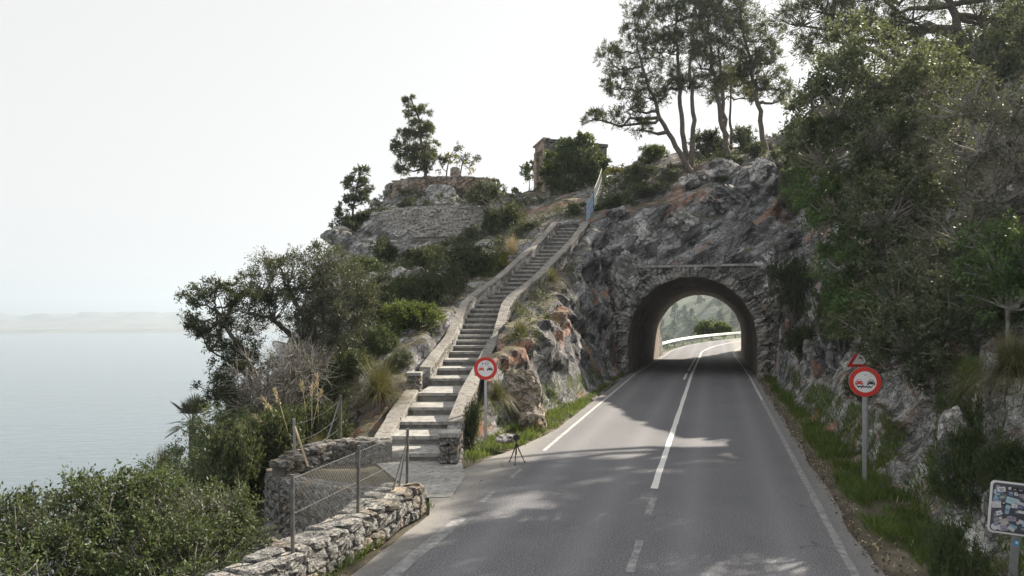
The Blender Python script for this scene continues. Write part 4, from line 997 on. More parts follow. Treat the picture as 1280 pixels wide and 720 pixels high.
# ------------------------------------------------------------------ camera tripod by the road
p = P(645.5, 579, 16.7); p.z = 0.0
t = empty('camera_tripod', p, 'small black tripod with a compact camera at the road edge', 'tripod'); kbl = m_simple('black_tripod_metal', (.018, .018, .02), .5, bump=0)
for k_ in range(3):
    a = R(-100+120*k_); mb = MB(); mb.tube([(math.cos(a)*.02, math.sin(a)*.02, .40), (math.cos(a)*.12, math.sin(a)*.12, .19), (math.cos(a)*.21, math.sin(a)*.21, 0.0)], [.016, .013, .009], 6); lg = mb.obj('leg', kbl, t)
    mb = MB(); mb.tube([(math.cos(a)*.21, math.sin(a)*.21, 0.0), (math.cos(a)*.218, math.sin(a)*.218, .03)], .014, 6); mb.obj('rubber_foot', kbl, lg)
mb = MB(); mb.tube([(0, 0, .20), (0, 0, .52)], .013, 8); mb.obj('column', kbl, t)
mb = MB(); mb.tube([(0, 0, .38), (0, 0, .43)], .035, 8); mb.obj('collar', kbl, t)
mb = MB(); mb.tube([(0, 0, .50), (0, 0, .55)], [.03, .022], 8); mb.obj('head', kbl, t)
c_ = empty('compact_camera', p+Vector((0, 0, .55)), 'black compact camera mounted on the small roadside tripod', 'camera')
mb = MB(); mb.box((0, 0, .05), (.15, .06, .095)); mb.box((0, 0, .108), (.06, .05, .022)); bd = mb.obj('body', kbl, c_)
mb = MB(); mb.tube([(0, .03, .05), (0, .10, .05)], [.036, .033], 12); mb.obj('lens', kbl, c_)

# ------------------------------------------------------------------ guard rail past the tunnel
g = empty('guard_rail', road_pt(74, -4.4), 'white steel guard rail on the outer side of the bend past the tunnel', 'guard rail'); go = Vector(g.location)
mb = MB(); prof = [(0, .42), (.05, .47), (.05, .53), (0, .58), (.05, .63), (.05, .69), (0, .75)]; vs = []; n = 0
ss = [68+i*2 for i in range(36)]
for s in ss:
    a, b = road_pt(s, -4.2), road_pt(s, -5.2); nr = (a-b).normalized()
    vs += [a+nr*x+Vector((0, 0, z+.05))-go for x, z in prof]
fs = [(7*i+j, 7*i+j+1, 7*i+7+j+1, 7*i+7+j) for i in range(len(ss)-1) for j in range(6)]
mb.add(vs, fs); mb.obj('rail', m_simple('whitened_steel', (.62, .62, .60), .5, .2, bump=0), g)
for s in ss[::2]:
    mb = MB(); mb.box(road_pt(s, -4.3)-go+Vector((0, 0, .3)), (.1, .14, 1.0)); mb.obj('post', M['grey_post'], g)
# thin mast on the skyline
p = P(998, 150, 52); p.z = hz(p.x, p.y)-.3
mb = MB(); mb.tube([(0, 0, 0), (0, 0, P(0, 124, 52).z-p.z)], [.05, .03], 6); mb.tube([(-.15, 0, P(0, 126, 52).z-p.z), (.15, 0, P(0, 126, 52).z-p.z)], .02, 5)
o = mb.obj('slim_mast', M['grey_post']); o.location = p; tag(o, 'slim grey mast poking up on the skyline between the pines and the big shrubs', 'mast')
# ------------------------------------------------------------------ plants
def nrm(a): return a/np.maximum(1e-9, np.linalg.norm(a, axis=1, keepdims=True))
def leaf_quads(C, Dr, ln, wd, rng):
    n = len(C); s = nrm(np.cross(Dr, nrm(rng.normal(size=(n, 3))))); ln = ln.reshape(-1, 1); wd = wd.reshape(-1, 1)
    V = np.stack([C, C+Dr*ln*.5+s*wd*.5, C+Dr*ln, C+Dr*ln*.5-s*wd*.5], 1).reshape(-1, 3)
    return V, np.arange(4*n).reshape(n, 4)
def sprig_cloud(cc, rad, ntw, nlf, leaf, asp, rng, up=0.25, outw=None, spread=0.75, along=0.7, jit=0.10, u0=0.15):
    """sprigs of leaves round every clump centre: twigs leave the centre, leaves sit along the twigs"""
    cc = np.repeat(cc, ntw, 0); rr = np.repeat(rad, ntw); td = rng.normal(size=cc.shape)
    if outw is not None: td = td+np.repeat(outw, ntw, 0)*0.9
    td[:, 2] += up; td = nrm(td); tl = rr*rng.uniform(.6, 1.15, len(rr))
    C = np.repeat(cc, nlf, 0); T = np.repeat(td, nlf, 0); TL = np.repeat(tl, nlf); n = len(C)
    u = u0+(1-u0)*rng.random(n); Pn = C+T*(TL*u)[:, None]+rng.normal(size=(n, 3))*(TL*jit)[:, None]
    Dr = nrm(T*along+rng.normal(size=(n, 3))*spread); Dr[:, 2] += 0.1
    l = leaf*rng.uniform(.5, 1.45, n); return leaf_quads(Pn, nrm(Dr), l, l*asp*rng.uniform(.8, 1.2, n), rng), (cc, td, tl)
def limb(mb, a, b, ra, rb_, rng, n=4, sag=0.10, sides=5):
    L_ = (b-a).length; pts = []
    for i in range(n+1):
        u = i/n; p = a.lerp(b, u)+Vector((rng.normal(), rng.normal(), rng.normal()))*L_*0.045*(1 if 0 < i < n else 0)
        p.z += math.sin(u*math.pi)*L_*-sag; pts.append(p)
    mb.tube(pts, [ra+(rb_-ra)*i/n for i in range(n+1)], sides, False)
def lobed_plant(name, label, cat, trunks, lobes, leaf, mat, bark, seed, group=None, per=14, ntw=7, nlf=10, asp=.5, tr=0.10, shell=.55, up=.25, spread=.75, along=.7, twigs=0.0, crad=.42, sunny=None, u0=.15, twig_mat=None, thick=1.0):
    """trunks: paths of points from the ground up; lobes: (centre, radius); leaves grow on sprigs on clumps in the lobes"""
    rng = np.random.default_rng(seed); base = Vector(trunks[0][0]); t = empty(name, base, label, cat, group)
    mb = MB(); allp = []
    for tk in trunks:
        pts = [Vector(p)-base for p in tk]; fine = []
        for a, b in zip(pts, pts[1:]):
            m = max(2, int((b-a).length/0.5))
            for i in range(m): fine.append(a.lerp(b, i/m)+Vector((rng.normal(), rng.normal(), rng.normal()*.3))*tr*.28*(1 if fine else 0))
        fine.append(pts[-1]); k = len(fine); mb.tube(fine, [tr*(1.25 if i == 0 else 1)*(1-.72*i/k) for i in range(k)], 7, False); allp += [(p, tr*(1-.72*i/k), i/k) for i, p in enumerate(fine)]
    trunk = mb.obj('trunk' if cat == 'tree' else 'stem', bark, t, smooth=True)
    CC = []; RR = []; OW = []; SU = []; mb = MB(); tw = MB()
    for li, lb in enumerate(lobes):
        c = np.array(Vector(lb[0])-base); r = lb[1]; sq = lb[2] if len(lb) > 2 else 0.8; su = lb[3] if len(lb) > 3 else 0
        m = max(4, int(per*(r/1.0)**1.4*rng.uniform(.85, 1.15))) if per > 0 else 5
        d = nrm(rng.normal(size=(m, 3))+np.array([0, 0, .25])); q = (shell+(1-shell)*rng.random(m)**.6)*r*rng.uniform(.75, 1.12, m)
        p = c+d*q[:, None]*np.array([1, 1, sq]); CC.append(p); RR.append(np.full(m, crad*r**.5)*rng.uniform(.7, 1.25, m)); OW.append(d); SU.append(np.full(m, su))
        cv = Vector(c)
        cand = min(allp, key=lambda a: (a[0]-cv).length+max(0, (a[0].z-cv.z))*1.2+(0 if a[2] > .3 else (0.3-a[2])*4))
        hub = cv-Vector((0, 0, r*.25)); limb(mb, cand[0], hub, cand[1]*.62*thick, .028*thick, rng, 5, .06)
        for j in range(m):
            if rng.random() < .75: limb(mb, hub, Vector(p[j]), .024*thick, .008*thick, rng, 3, .05, 4)
    CC = np.concatenate(CC); RR = np.concatenate(RR); OW = np.concatenate(OW); SU = np.concatenate(SU)
    mb.obj('branches', bark, trunk, smooth=True)
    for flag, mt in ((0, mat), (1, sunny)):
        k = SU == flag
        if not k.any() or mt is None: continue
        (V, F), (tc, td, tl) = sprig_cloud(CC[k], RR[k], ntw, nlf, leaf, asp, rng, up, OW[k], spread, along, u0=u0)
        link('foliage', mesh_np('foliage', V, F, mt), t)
        if twigs > 0:
            for j in range(0, len(tc)):
                if rng.random() < twigs: a = Vector(tc[j]); b = a+Vector(td[j])*tl[j]*1.25; tw.tube([a, a.lerp(b, .5)+Vector(rng.normal(size=3))*.03, b], [.007, .005, .002], 3, False)
    if tw.v: tag(tw.obj('twigs', twig_mat or M['twig'], trunk), kind='stuff')
    return t

def LB(*a):                            # lobes from picture readings: (x, y, Y, r[, squash, sunny])
    return [(P(q[0], q[1], q[2]), q[3])+tuple(q[4:]) for q in a]
def TK(*a): 
    o = [P(*q) for q in a]; o[0].z = min(o[0].z, hz(o[0].x, o[0].y)+.05)-.15; return o
# ---- pines on the headland
pk = dict(leaf=.22, mat=M['needle'], asp=.16, ntw=8, nlf=18, per=17, tr=.20, up=.55, spread=.55, along=.9, crad=.55, sunny=M['needle_sunny'], u0=.35, bark=M['bark'], thick=1.5)
G = 'pines standing over the tunnel'
lobed_plant('pine_tree', 'leaning pine with a crooked trunk, its long boughs reaching furthest out over the slope', 'tree', [TK((868, 217, 47.5), (850, 192, 47.5), (835, 165, 47.5), (818, 130, 47.5), (805, 92, 47.5), (796, 55, 47.5))],
  LB((762, 150, 47.5, .85, .5), (776, 106, 47.5, 1.0, .6), (764, 76, 47.5, .85, .7), (788, 132, 47, 1.0, .6), (803, 88, 47, 1.2), (790, 52, 47.5, 1.0), (808, 30, 47.5, 1.1), (742, 147, 47.5, .55, .5), (815, 120, 48, 1.0), (797, 15, 48, .8), (826, 62, 48, 1.1), (800, 160, 47, .7, .5), (760, 62, 48, .5)), seed=1, group=G, **pk)
lobed_plant('pine_tree', 'tall pine forking low down, right behind the leaning pine', 'tree', [TK((862, 204, 48.3), (853, 165, 48.3), (850, 110, 48.3), (846, 50, 48.3), (845, 5, 48.3)), TK((864, 204, 48.2), (868, 150, 48.2), (862, 90, 48.2), (866, 40, 48.2))],
  LB((838, 62, 48.5, 1.3), (848, 20, 48.5, 1.4), (828, 5, 48.5, 1.3), (856, 95, 48.3, 1.0), (868, 52, 48, 1.2), (836, 108, 48.5, .9, .6), (860, -15, 48.5, 1.5), (872, 15, 48.5, 1.1), (878, 105, 48.5, .7, .6)), seed=2, group=G, **pk)
lobed_plant('pine_tree', 'pine with a straight twin trunk in the middle of the headland clump', 'tree', [TK((912, 197, 49), (899, 140, 49), (892, 85, 49), (884, 20, 49)), TK((908, 196, 49.2), (904, 130, 49.2), (898, 60, 49.2))],
  LB((886, 40, 49, 1.3), (902, 8, 49, 1.4), (876, 82, 49, 1.0), (906, 68, 49, 1.1), (880, -18, 49, 1.5), (910, -15, 49, 1.4), (895, 100, 49, .7, .6), (890, 65, 49.5, 1.0), (918, 40, 49, 1.1)), seed=3, group=G, **pk)
lobed_plant('pine_tree', 'pine with sunlit needles at the outer edge of the headland clump', 'tree', [TK((957, 191, 50), (950, 150, 50), (944, 110, 50), (934, 60, 50), (925, 20, 50))],
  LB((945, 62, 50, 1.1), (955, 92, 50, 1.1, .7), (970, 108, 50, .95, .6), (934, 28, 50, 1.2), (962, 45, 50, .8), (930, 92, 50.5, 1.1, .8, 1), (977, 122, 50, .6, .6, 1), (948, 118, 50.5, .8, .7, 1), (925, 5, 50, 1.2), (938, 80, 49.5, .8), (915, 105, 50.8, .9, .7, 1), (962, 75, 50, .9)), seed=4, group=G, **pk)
pk2 = dict(pk); pk2.update(tr=.13)
lobed_plant('pine_tree', 'slim shaded pine further back, its dark trunk between the twin pine and the sunlit pine', 'tree', [TK((914, 172, 54), (913, 130, 54), (914, 95, 54))], LB((905, 105, 54, 1.0), (920, 98, 54, 1.0), (930, 120, 54, .8), (895, 118, 54, .8)), seed=5, group=G, **pk2)
pk3 = dict(pk); pk3.update(tr=.26, leaf=.16, per=24, nlf=18)
lobed_plant('pine_tree', 'big pine at the top corner of the hill, thick dark trunk above the evergreen thicket', 'tree', [TK((1210, 95, 33), (1203, 50, 33), (1190, 5, 33), (1170, -60, 33))],
  LB((1003, 25, 31, 1.0, .6), (1030, 8, 31, 1.1, .6), (1065, 20, 31, 1.1, .6), (1100, 38, 32, 1.0, .6), (1085, -8, 32, 1.2), (1140, 18, 32, 1.2), (1165, -20, 33, 1.5), (1225, 20, 33, 1.4), (1262, 45, 32, 1.2), (1275, 5, 33, 1.4), (1035, 45, 31, .8, .5), (1020, -20, 32, 1.2), (1120, 62, 31, .9, .6), (1015, 60, 31, .7, .6), (1245, -20, 33, 1.6)), seed=6, group=None, **pk3)
# ---- on the knoll
kk = dict(leaf=.22, mat=M['needle'], asp=.2, ntw=7, nlf=15, per=27, tr=.16, up=.5, spread=.6, along=.9, crad=.42, sunny=M['needle_sunny'], u0=.3, bark=M['bark'], thick=1.3)
lobed_plant('conifer_tree', 'dark conifer with a spiky top leaning on the knoll above the terrace walls', 'tree', [TK((540, 243, 53.6), (533, 220, 53.6), (529, 185, 53.6), (524, 150, 53.6), (513, 120, 53.6))],
  LB((512, 127, 53.6, .38), (517, 143, 53.6, .55), (530, 138, 53.6, .4), (524, 160, 53.6, .75), (506, 168, 53.6, .5, .6), (536, 168, 53.6, .6, .8, 1), (520, 180, 53.6, .85), (499, 187, 53.6, .5, .6), (541, 186, 53.8, .5, .8, 1), (512, 198, 53.6, .75, .6), (534, 203, 53.6, .6), (525, 206, 53.3, .7), (493, 182, 53.6, .3, .6), (505, 210, 53.6, .5, .6)), seed=11, **kk)
lobed_plant('sapling_tree', 'thin leaved young tree glowing against the sky beside the conifer on the knoll', 'tree', [TK((556, 226, 54.6), (560, 205, 54.6), (566, 190, 54.6)), TK((572, 224, 54.6), (578, 205, 54.6), (582, 190, 54.6))],
  LB((553, 208, 54.6, .6, .8), (564, 200, 54.6, .65, .8, 1), (577, 192, 54.6, .6), (590, 200, 54.6, .5), (585, 208, 54.6, .5, .8, 1), (570, 182, 54.6, .4), (550, 195, 54.6, .35)), seed=12, leaf=.17, mat=M['leaf_olive'], asp=.4, ntw=5, nlf=8, per=16, tr=.07, crad=.42, sunny=M['leaf_yellow'], bark=M['bark'])
lobed_plant('cliff_tree', 'dark feathery tree clinging to the outer edge of the cliff', 'tree', [TK((437, 285, 48.5), (441, 262, 48.5), (446, 235, 48.5), (450, 212, 48.5))],
  LB((450, 217, 48.5, .55), (442, 232, 48.5, .75), (458, 232, 48.5, .55), (447, 248, 48.5, .75), (436, 255, 48.5, .5), (428, 268, 48.5, .45), (456, 246, 48.5, .5)), seed=13, leaf=.17, mat=M['leaf_dark'], asp=.35, ntw=6, nlf=11, per=24, tr=.10, crad=.38, bark=M['bark'])
lobed_plant('round_bush', 'big round evergreen bush with pale stems hiding most of the watchtower', 'bush', [TK((714, 250, 54.5), (708, 235, 54.5), (703, 222, 54.5)), TK((717, 250, 54.5), (719, 230, 54.5), (722, 215, 54.5)), TK((719, 250, 54.5), (728, 232, 54.5))],
  LB((698, 206, 54.5, 1.2, .9, 1), (722, 196, 54.5, 1.5), (740, 214, 54.5, 1.15), (690, 222, 54.5, .9), (716, 222, 54.5, 1.4), (731, 180, 54.5, .8, .9, 1), (702, 236, 54.2, .9), (738, 232, 54.2, .9), (712, 186, 54.5, .8), (748, 205, 54.8, .7)), seed=14, leaf=.17, mat=M['leaf_mastic'], asp=.5, ntw=8, nlf=13, per=26, tr=.09, crad=.42, sunny=M['leaf_bright'], bark=M['bark_pale'])
lobed_plant('small_tree', 'small dark tree peeping out behind the outer corner of the watchtower', 'tree', [TK((662, 238, 63.5), (661, 222, 63.5))], LB((658, 214, 63.5, .55), (664, 218, 63.5, .55), (663, 208, 63.5, .4)), seed=15, leaf=.2, mat=M['leaf_mastic'], asp=.5, ntw=6, nlf=8, per=24, tr=.07, bark=M['bark'])
lobed_plant('umbrella_shrub', 'small umbrella shaped shrub on a bare pale stem where the terrace wall ends', 'bush', [TK((633, 292, 46.5), (627, 272, 46.5), (617, 254, 46.5)), TK((633, 292, 46.5), (634, 268, 46.5), (629, 252, 46.5))],
  LB((600, 240, 46.6, .6, .7), (613, 235, 46.6, .75, .6), (624, 243, 46.6, .55, .6), (592, 247, 46.6, .4, .7)), seed=16, leaf=.14, mat=M['leaf_olive'], asp=.5, ntw=6, nlf=10, per=26, tr=.07, bark=M['bark_pale'])

# ---- trees on the sea slope
lo = dict(asp=.32, ntw=9, nlf=20, crad=.46, bark=M['bark'], twigs=.12, thick=1.1)
lobed_plant('windswept_tree', 'windswept dark tree leaning out towards the sea at the edge of the slope', 'tree', [TK((335, 490, 23.5), (315, 455, 23.5), (290, 420, 23.5), (268, 385, 23.5)), TK((335, 490, 23.6), (310, 470, 23.6), (285, 450, 23.6))],
  LB((245, 372, 23.5, .42), (256, 395, 23.5, .65), (282, 388, 23.5, .85), (262, 432, 23.5, .7), (296, 428, 23.5, .85), (286, 468, 23.5, .8), (268, 362, 23.5, .45), (300, 370, 23.6, .6), (310, 460, 23, .8), (270, 485, 23.3, .6), (243, 410, 23.6, .4)), seed=21, leaf=.085, mat=M['leaf_dark'], per=26, tr=.13, **lo)
lobed_plant('olive_tree', 'broad grey green tree with spreading dark limbs crowning the sea slope', 'tree', [TK((405, 478, 25.5), (396, 430, 25.5), (380, 392, 25.5), (360, 362, 25.5)), TK((403, 478, 25.6), (412, 430, 25.6), (425, 395, 25.6)), TK((400, 478, 25.6), (370, 430, 25.6), (335, 395, 25.6))],
  LB((328, 362, 25.5, 1.0), (362, 342, 25.5, 1.1), (398, 345, 25.5, 1.15), (432, 360, 25.6, 1.15), (343, 392, 25.5, 1.0), (384, 382, 25.2, 1.2), (421, 402, 25.2, 1.2), (447, 392, 25.5, .95), (310, 384, 25.5, .8), (442, 428, 25.2, 1.0), (457, 362, 26, .8), (378, 415, 25, .9), (410, 325, 26, .7), (350, 330, 26, .5)), seed=22, leaf=.085, mat=M['leaf_olive'], per=22, tr=.17, **lo)
dr = dict(lo); dr.update(twigs=1.0, ntw=12, nlf=2, crad=.6, twig_mat=M['twig'])
lobed_plant('dry_bush', 'grey leafless bush tangled below the windswept tree on the sea slope', 'bush', [TK((352, 530, 19.8), (352, 500, 19.8))], LB((335, 472, 19.8, .8), (368, 462, 19.8, .85), (325, 500, 19.8, .8), (355, 495, 19.5, .8), (388, 480, 20, .7)), seed=23, leaf=.06, mat=M['leaf_olive'], per=26, tr=.05, **dr)

# ---- the evergreen thicket over the cliff beside the road
rk_ = dict(asp=.52, crad=.40, bark=M['bark_pale'], twigs=.06, sunny=M['leaf_green'], shell=.5, thick=1.5)
lobed_plant('evergreen_oak', 'big dense evergreen oak overhanging the cliff beside the road', 'tree', [TK((1165, 400, 17.5), (1150, 330, 18), (1125, 260, 18.5), (1100, 180, 19)), TK((1165, 400, 17.5), (1120, 340, 18), (1080, 280, 19)), TK((1165, 400, 17.5), (1170, 300, 18), (1170, 200, 19))],
  LB((1045, 132, 19.5, 1.25), (1092, 95, 19.5, 1.35), (1150, 118, 19.5, 1.35), (1030, 195, 19.5, 1.1), (1092, 178, 19, 1.45), (1152, 190, 18.6, 1.4), (1050, 262, 19, 1.15, .8, 1), (1108, 262, 18, 1.3), (1062, 325, 18.5, .95, .8, 1), (1120, 325, 17.6, 1.1), (1172, 255, 18, 1.2), (1020, 230, 20, .8, .8, 1), (1005, 180, 20, .7), (1070, 60, 20, .9), (1012, 120, 20, .6), (1062, 385, 18, .6, .8, 1)), seed=31, leaf=.088, mat=M['leaf_oak'], per=31, ntw=9, nlf=15, tr=.16, **rk_)
lobed_plant('evergreen_oak', 'dark evergreen oak crown drooping just above the round sign by the cliff', 'tree', [TK((1190, 440, 15.0), (1160, 400, 15), (1130, 380, 15.2))],
  LB((1092, 412, 15.4, .72), (1140, 425, 14.8, .85), (1190, 400, 14.6, .95), (1125, 375, 15.6, .8), (1225, 370, 14.2, .95), (1170, 350, 15.6, .9), (1110, 448, 15.2, .45), (1165, 462, 14.6, .5), (1075, 395, 15.8, .5, .8, 1)), seed=32, leaf=.07, mat=M['leaf_oak'], per=52, ntw=9, nlf=14, tr=.10, **rk_)
gr = dict(rk_); gr.update(twigs=.8)
lobed_plant('twiggy_tree', 'grey twiggy half dead tree at the frame edge beyond the big evergreen oak', 'tree', [TK((1285, 420, 14.5), (1265, 330, 14.8), (1240, 240, 15.2), (1225, 170, 15.6)), TK((1285, 420, 14.5), (1278, 300, 15), (1270, 190, 15.4))],
  LB((1225, 180, 15.4, 1.0), (1262, 140, 15.6, 1.0), (1245, 240, 15.2, 1.05), (1200, 290, 15.2, .85), (1265, 300, 14.8, .95), (1205, 130, 16, .8), (1280, 200, 15, .9), (1225, 320, 15, .7)), seed=33, leaf=.06, mat=M['leaf_olive'], per=34, ntw=9, nlf=7, tr=.12, **gr)
lobed_plant('green_bush', 'fresh green bush with small bright leaves beneath the twiggy tree', 'bush', [TK((1262, 400, 13.0), (1258, 360, 13))], LB((1250, 340, 13, .62), (1275, 320, 13, .6), (1262, 375, 12.8, .6), (1240, 300, 13.4, .45)), seed=34, leaf=.06, mat=M['leaf_green'], per=70, ntw=8, nlf=11, tr=.05, **rk_)
lobed_plant('hill_oak', 'evergreen oak high on the hill, dark foliage closing the top corner behind the big pine', 'tree', [TK((1240, 140, 27), (1235, 80, 27))], LB((1200, 100, 27, 1.2), (1245, 85, 27, 1.3), (1280, 110, 26, 1.2), (1270, 60, 28, 1.2), (1160, 80, 27, 1.0, .8), (1220, 60, 28, 1.0), (1290, 30, 28, 1.4)), seed=35, leaf=.11, mat=M['leaf_oak'], per=32, ntw=8, nlf=12, tr=.14, **rk_)

# ---- bushes: a few shared crowns, each bush its own thing
def crown_pair(seed, nl, leaf, asp, mat, sunny=None, per=15, ntw=7, nlf=9, bark=None, spread=.75, squash=.8, up=.25):
    rng = np.random.default_rng(seed); cs = []; rr = []; ow = []; mb = MB()
    for k in range(nl):
        a = rng.uniform(0, 2*math.pi); q = rng.uniform(0.15, .62) if k else 0; c = np.array([math.cos(a)*q, math.sin(a)*q, rng.uniform(.30, .75)*squash if k else .72*squash]); r = rng.uniform(.30, .48)
        d = nrm(rng.normal(size=(per, 3))+np.array([0, 0, .2])); p = c+d*(r*(.5+.5*rng.random(per)))[:, None]*np.array([1, 1, .85]); p[:, 2] = np.maximum(p[:, 2], .03)
        cs.append(p); rr.append(np.full(per, .20)*rng.uniform(.7, 1.3, per)); ow.append(d)
        for j in range(0, per, 3): limb(mb, Vector((rng.normal()*.05, rng.normal()*.05, -.08)), Vector(p[j]), .018, .005, rng, 3, -.05, 4)
    (V, F), _ = sprig_cloud(np.concatenate(cs), np.concatenate(rr), ntw, nlf, leaf, asp, rng, up, np.concatenate(ow), spread)
    return mesh_np('foliage', V, F, mat), mb.mesh('stem', bark or M['bark'], smooth=True)
CR = {'near_dark': [crown_pair(50+i, 8, .048, .42, M['leaf_mastic'], per=20, ntw=8, nlf=12) for i in range(3)],
      'mid_dark': [crown_pair(60+i, 7, .060, .5, M['leaf_dark'], per=16, ntw=8, nlf=10) for i in range(3)],
      'mid_green': [crown_pair(70+i, 7, .060, .5, M['leaf_mastic'], per=16, ntw=8, nlf=10) for i in range(2)],
      'bright': [crown_pair(80, 8, .055, .5, M['leaf_bright'], per=18, ntw=8, nlf=12)],
      'yellow': [crown_pair(85, 6, .10, .5, M['leaf_yellow'], per=12, ntw=7, nlf=8)],
      'grey': [crown_pair(88+i, 7, .06, .4, M['leaf_olive'], per=16, ntw=8, nlf=9) for i in range(2)]}
nb = 0
def bush(kind, label, x, y, Y, wpx, hpx, name='bush', group=None, sink=.12):
    """x: middle, y: foot in the picture reading; wpx, hpx its size there"""
    global nb; nb += 1; p = P(x, y, Y); p.z = hz(p.x, p.y)-sink; f, s = CR[kind][nb % len(CR[kind])]
    rx = wpx/FPX*Y/2/.88; h = max(hpx/FPX*Y, 0.2); top = P(x, y-hpx, Y).z; h = max(h*.6, min(top-p.z, h*1.8))
    t = empty(name, p, label, 'bush', group, rz=(nb*2.4) % 6.28); t.scale = (rx, rx*.9, h/1.02)
    link('foliage', f, t); link('stem', s, t); return t
B = bush
B('bright', 'bright green rounded bush crowding the edge of the stairs halfway up', 512, 448, 27.3, 98, 76)
B('mid_dark', 'large dark bush above the bright green bush, spilling over the stair parapet', 584, 376, 37.5, 96, 76)
B('grey', 'grey green bush on the bare ground just above the lower stair pier', 500, 470, 23.5, 56, 34)
B('mid_green', 'green bush on the rocky brow above the broad grey green tree', 452, 350, 42, 60, 34)
B('mid_dark', 'dark bush in the middle of the pale cliff under the terrace wall', 478, 318, 45, 44, 22)
B('grey', 'grey green bush on the rock shelf between terrace wall and umbrella shrub', 590, 302, 45, 40, 22)
B('mid_dark', 'dark bush at the upper side of the pale boulders', 530, 335, 40, 56, 26)
B('mid_dark', 'dark bush wedged between the parapet and the large dark bush', 558, 378, 34, 64, 50)
B('mid_green', 'leafy bush against the parapet below the small sunlit yellow green bush', 604, 356, 37, 46, 40)
B('mid_dark', 'black green bush in the hollow straight behind the bright green bush', 500, 412, 30, 60, 40)
B('mid_dark', 'dark bush outside the parapet, just uphill of the bright green bush', 538, 392, 31.5, 66, 52)
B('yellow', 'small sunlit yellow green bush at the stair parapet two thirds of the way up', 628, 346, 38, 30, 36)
B('grey', 'grey green scrub bush beside the uppermost parapet of the stairs', 660, 306, 43.5, 50, 32)
B('mid_dark', 'dark bush behind the stair head under the umbrella shaped shrub', 640, 283, 46, 50, 32)
B('mid_dark', 'dark low bush under the umbrella shrub at the foot of the terrace wall', 613, 294, 46.3, 36, 36)
B('mid_dark', 'black green bush on the knoll beside the rosy wall end', 606, 256, 51.5, 42, 28)
B('mid_dark', 'dark hollow bush on the terrace below the knoll conifer', 511, 261, 50.6, 30, 16)
B('mid_dark', 'dark flat bush hugging the pale cliff below the terrace wall', 515, 338, 42, 48, 28)
B('mid_green', 'dark green bush between the flat cliff bush and the stairs', 545, 330, 41.5, 40, 26)
B('grey', 'small grey green dome of a bush on the rocks under the terrace wall', 574, 313, 44, 30, 20)
B('mid_dark', 'dark bush in the hollow of the cliff foot beside the white boulders', 474, 388, 33, 42, 48)
B('mid_dark', 'dark creeping bush on the cliff top beside the outer end of the terrace wall', 482, 287, 49.3, 34, 24)
B('mid_dark', 'dark bush growing below the feathery tree at the cliff edge', 434, 306, 48, 46, 40)
B('mid_dark', 'dark bush filling the notch between cliff edge and terrace wall', 455, 302, 48.5, 36, 34)
B('mid_green', 'green grey bush on the slope below the white boulders', 500, 385, 32, 60, 42)
B('grey', 'pale leaved bush on the stony slope above the bright green bush', 530, 372, 35, 46, 36)
nk = dict(leaf=.062, asp=.42, ntw=7, nlf=12, per=50, tr=.06, crad=.42, bark=M['bark_pale'], twigs=.10, mat=M['leaf_mastic'], sunny=M['leaf_olive'], shell=.45)
lobed_plant('leafy_bush', 'leafy bush running off the frame edge with the sea above it', 'bush', [TK((20, 760, 10), (25, 690, 10))], LB((-20, 674, 10.4, .75), (30, 679, 10.4, .7, .8, 1), (20, 724, 10, .85), (62, 664, 10.6, .6), (45, 646, 10.8, .42), (-10, 649, 10.8, .4), (65, 724, 10, .7)), seed=41, **nk)
lobed_plant('leafy_bush', 'dark leafy bush with the tallest sprays standing out against the sea', 'bush', [TK((125, 740, 11.2), (120, 680, 11.2))], LB((98, 636, 11.4, .5), (138, 638, 11.2, .65), (108, 679, 11, .75, .8, 1), (158, 684, 10.8, .7), (104, 614, 11.4, .3), (130, 721, 10.6, .8), (152, 614, 11.4, .3)), seed=42, **nk)
lobed_plant('leafy_bush', 'dark leafy bush between the tall sprays bush and the rubble bank', 'bush', [TK((210, 740, 11.5), (208, 680, 11.5))], LB((188, 638, 11.6, .55), (224, 656, 11.4, .7, .8, 1), (195, 688, 11, .75), (240, 706, 10.8, .7), (205, 616, 11.6, .36), (176, 620, 11.6, .3), (200, 726, 10.6, .7)), seed=43, **nk)
lobed_plant('leafy_bush', 'leafy bush reaching up to the foot of the tumbled rubble bank', 'bush', [TK((275, 720, 12), (272, 680, 12))], LB((268, 656, 12, .62, .8, 1), (292, 638, 12.2, .48), (268, 704, 11.6, .7), (300, 678, 12, .45, .8, 1), (252, 628, 12.4, .4)), seed=44, **nk)
lobed_plant('leafy_bush', 'dark bush against the water on the slope below the palm', 'bush', [TK((235, 650, 17), (232, 620, 17))], LB((200, 603, 17, .6), (238, 590, 17.4, .65), (275, 592, 17, .7), (225, 628, 16.5, .7), (182, 628, 16, .5), (262, 566, 18.5, .6), (255, 622, 16.4, .7), (215, 578, 18, .4)), seed=45, **nk)
lobed_plant('leafy_bush', 'dull green bush filling the slope between the palm and the leafless bush', 'bush', [TK((300, 600, 18.5), (300, 570, 18.5))], LB((285, 545, 18.8, .7), (320, 535, 18.6, .7), (300, 575, 18, .75), (335, 568, 17.8, .65), (262, 535, 19.5, .6), (318, 605, 17.2, .7), (350, 540, 18.4, .6)), seed=46, **nk)
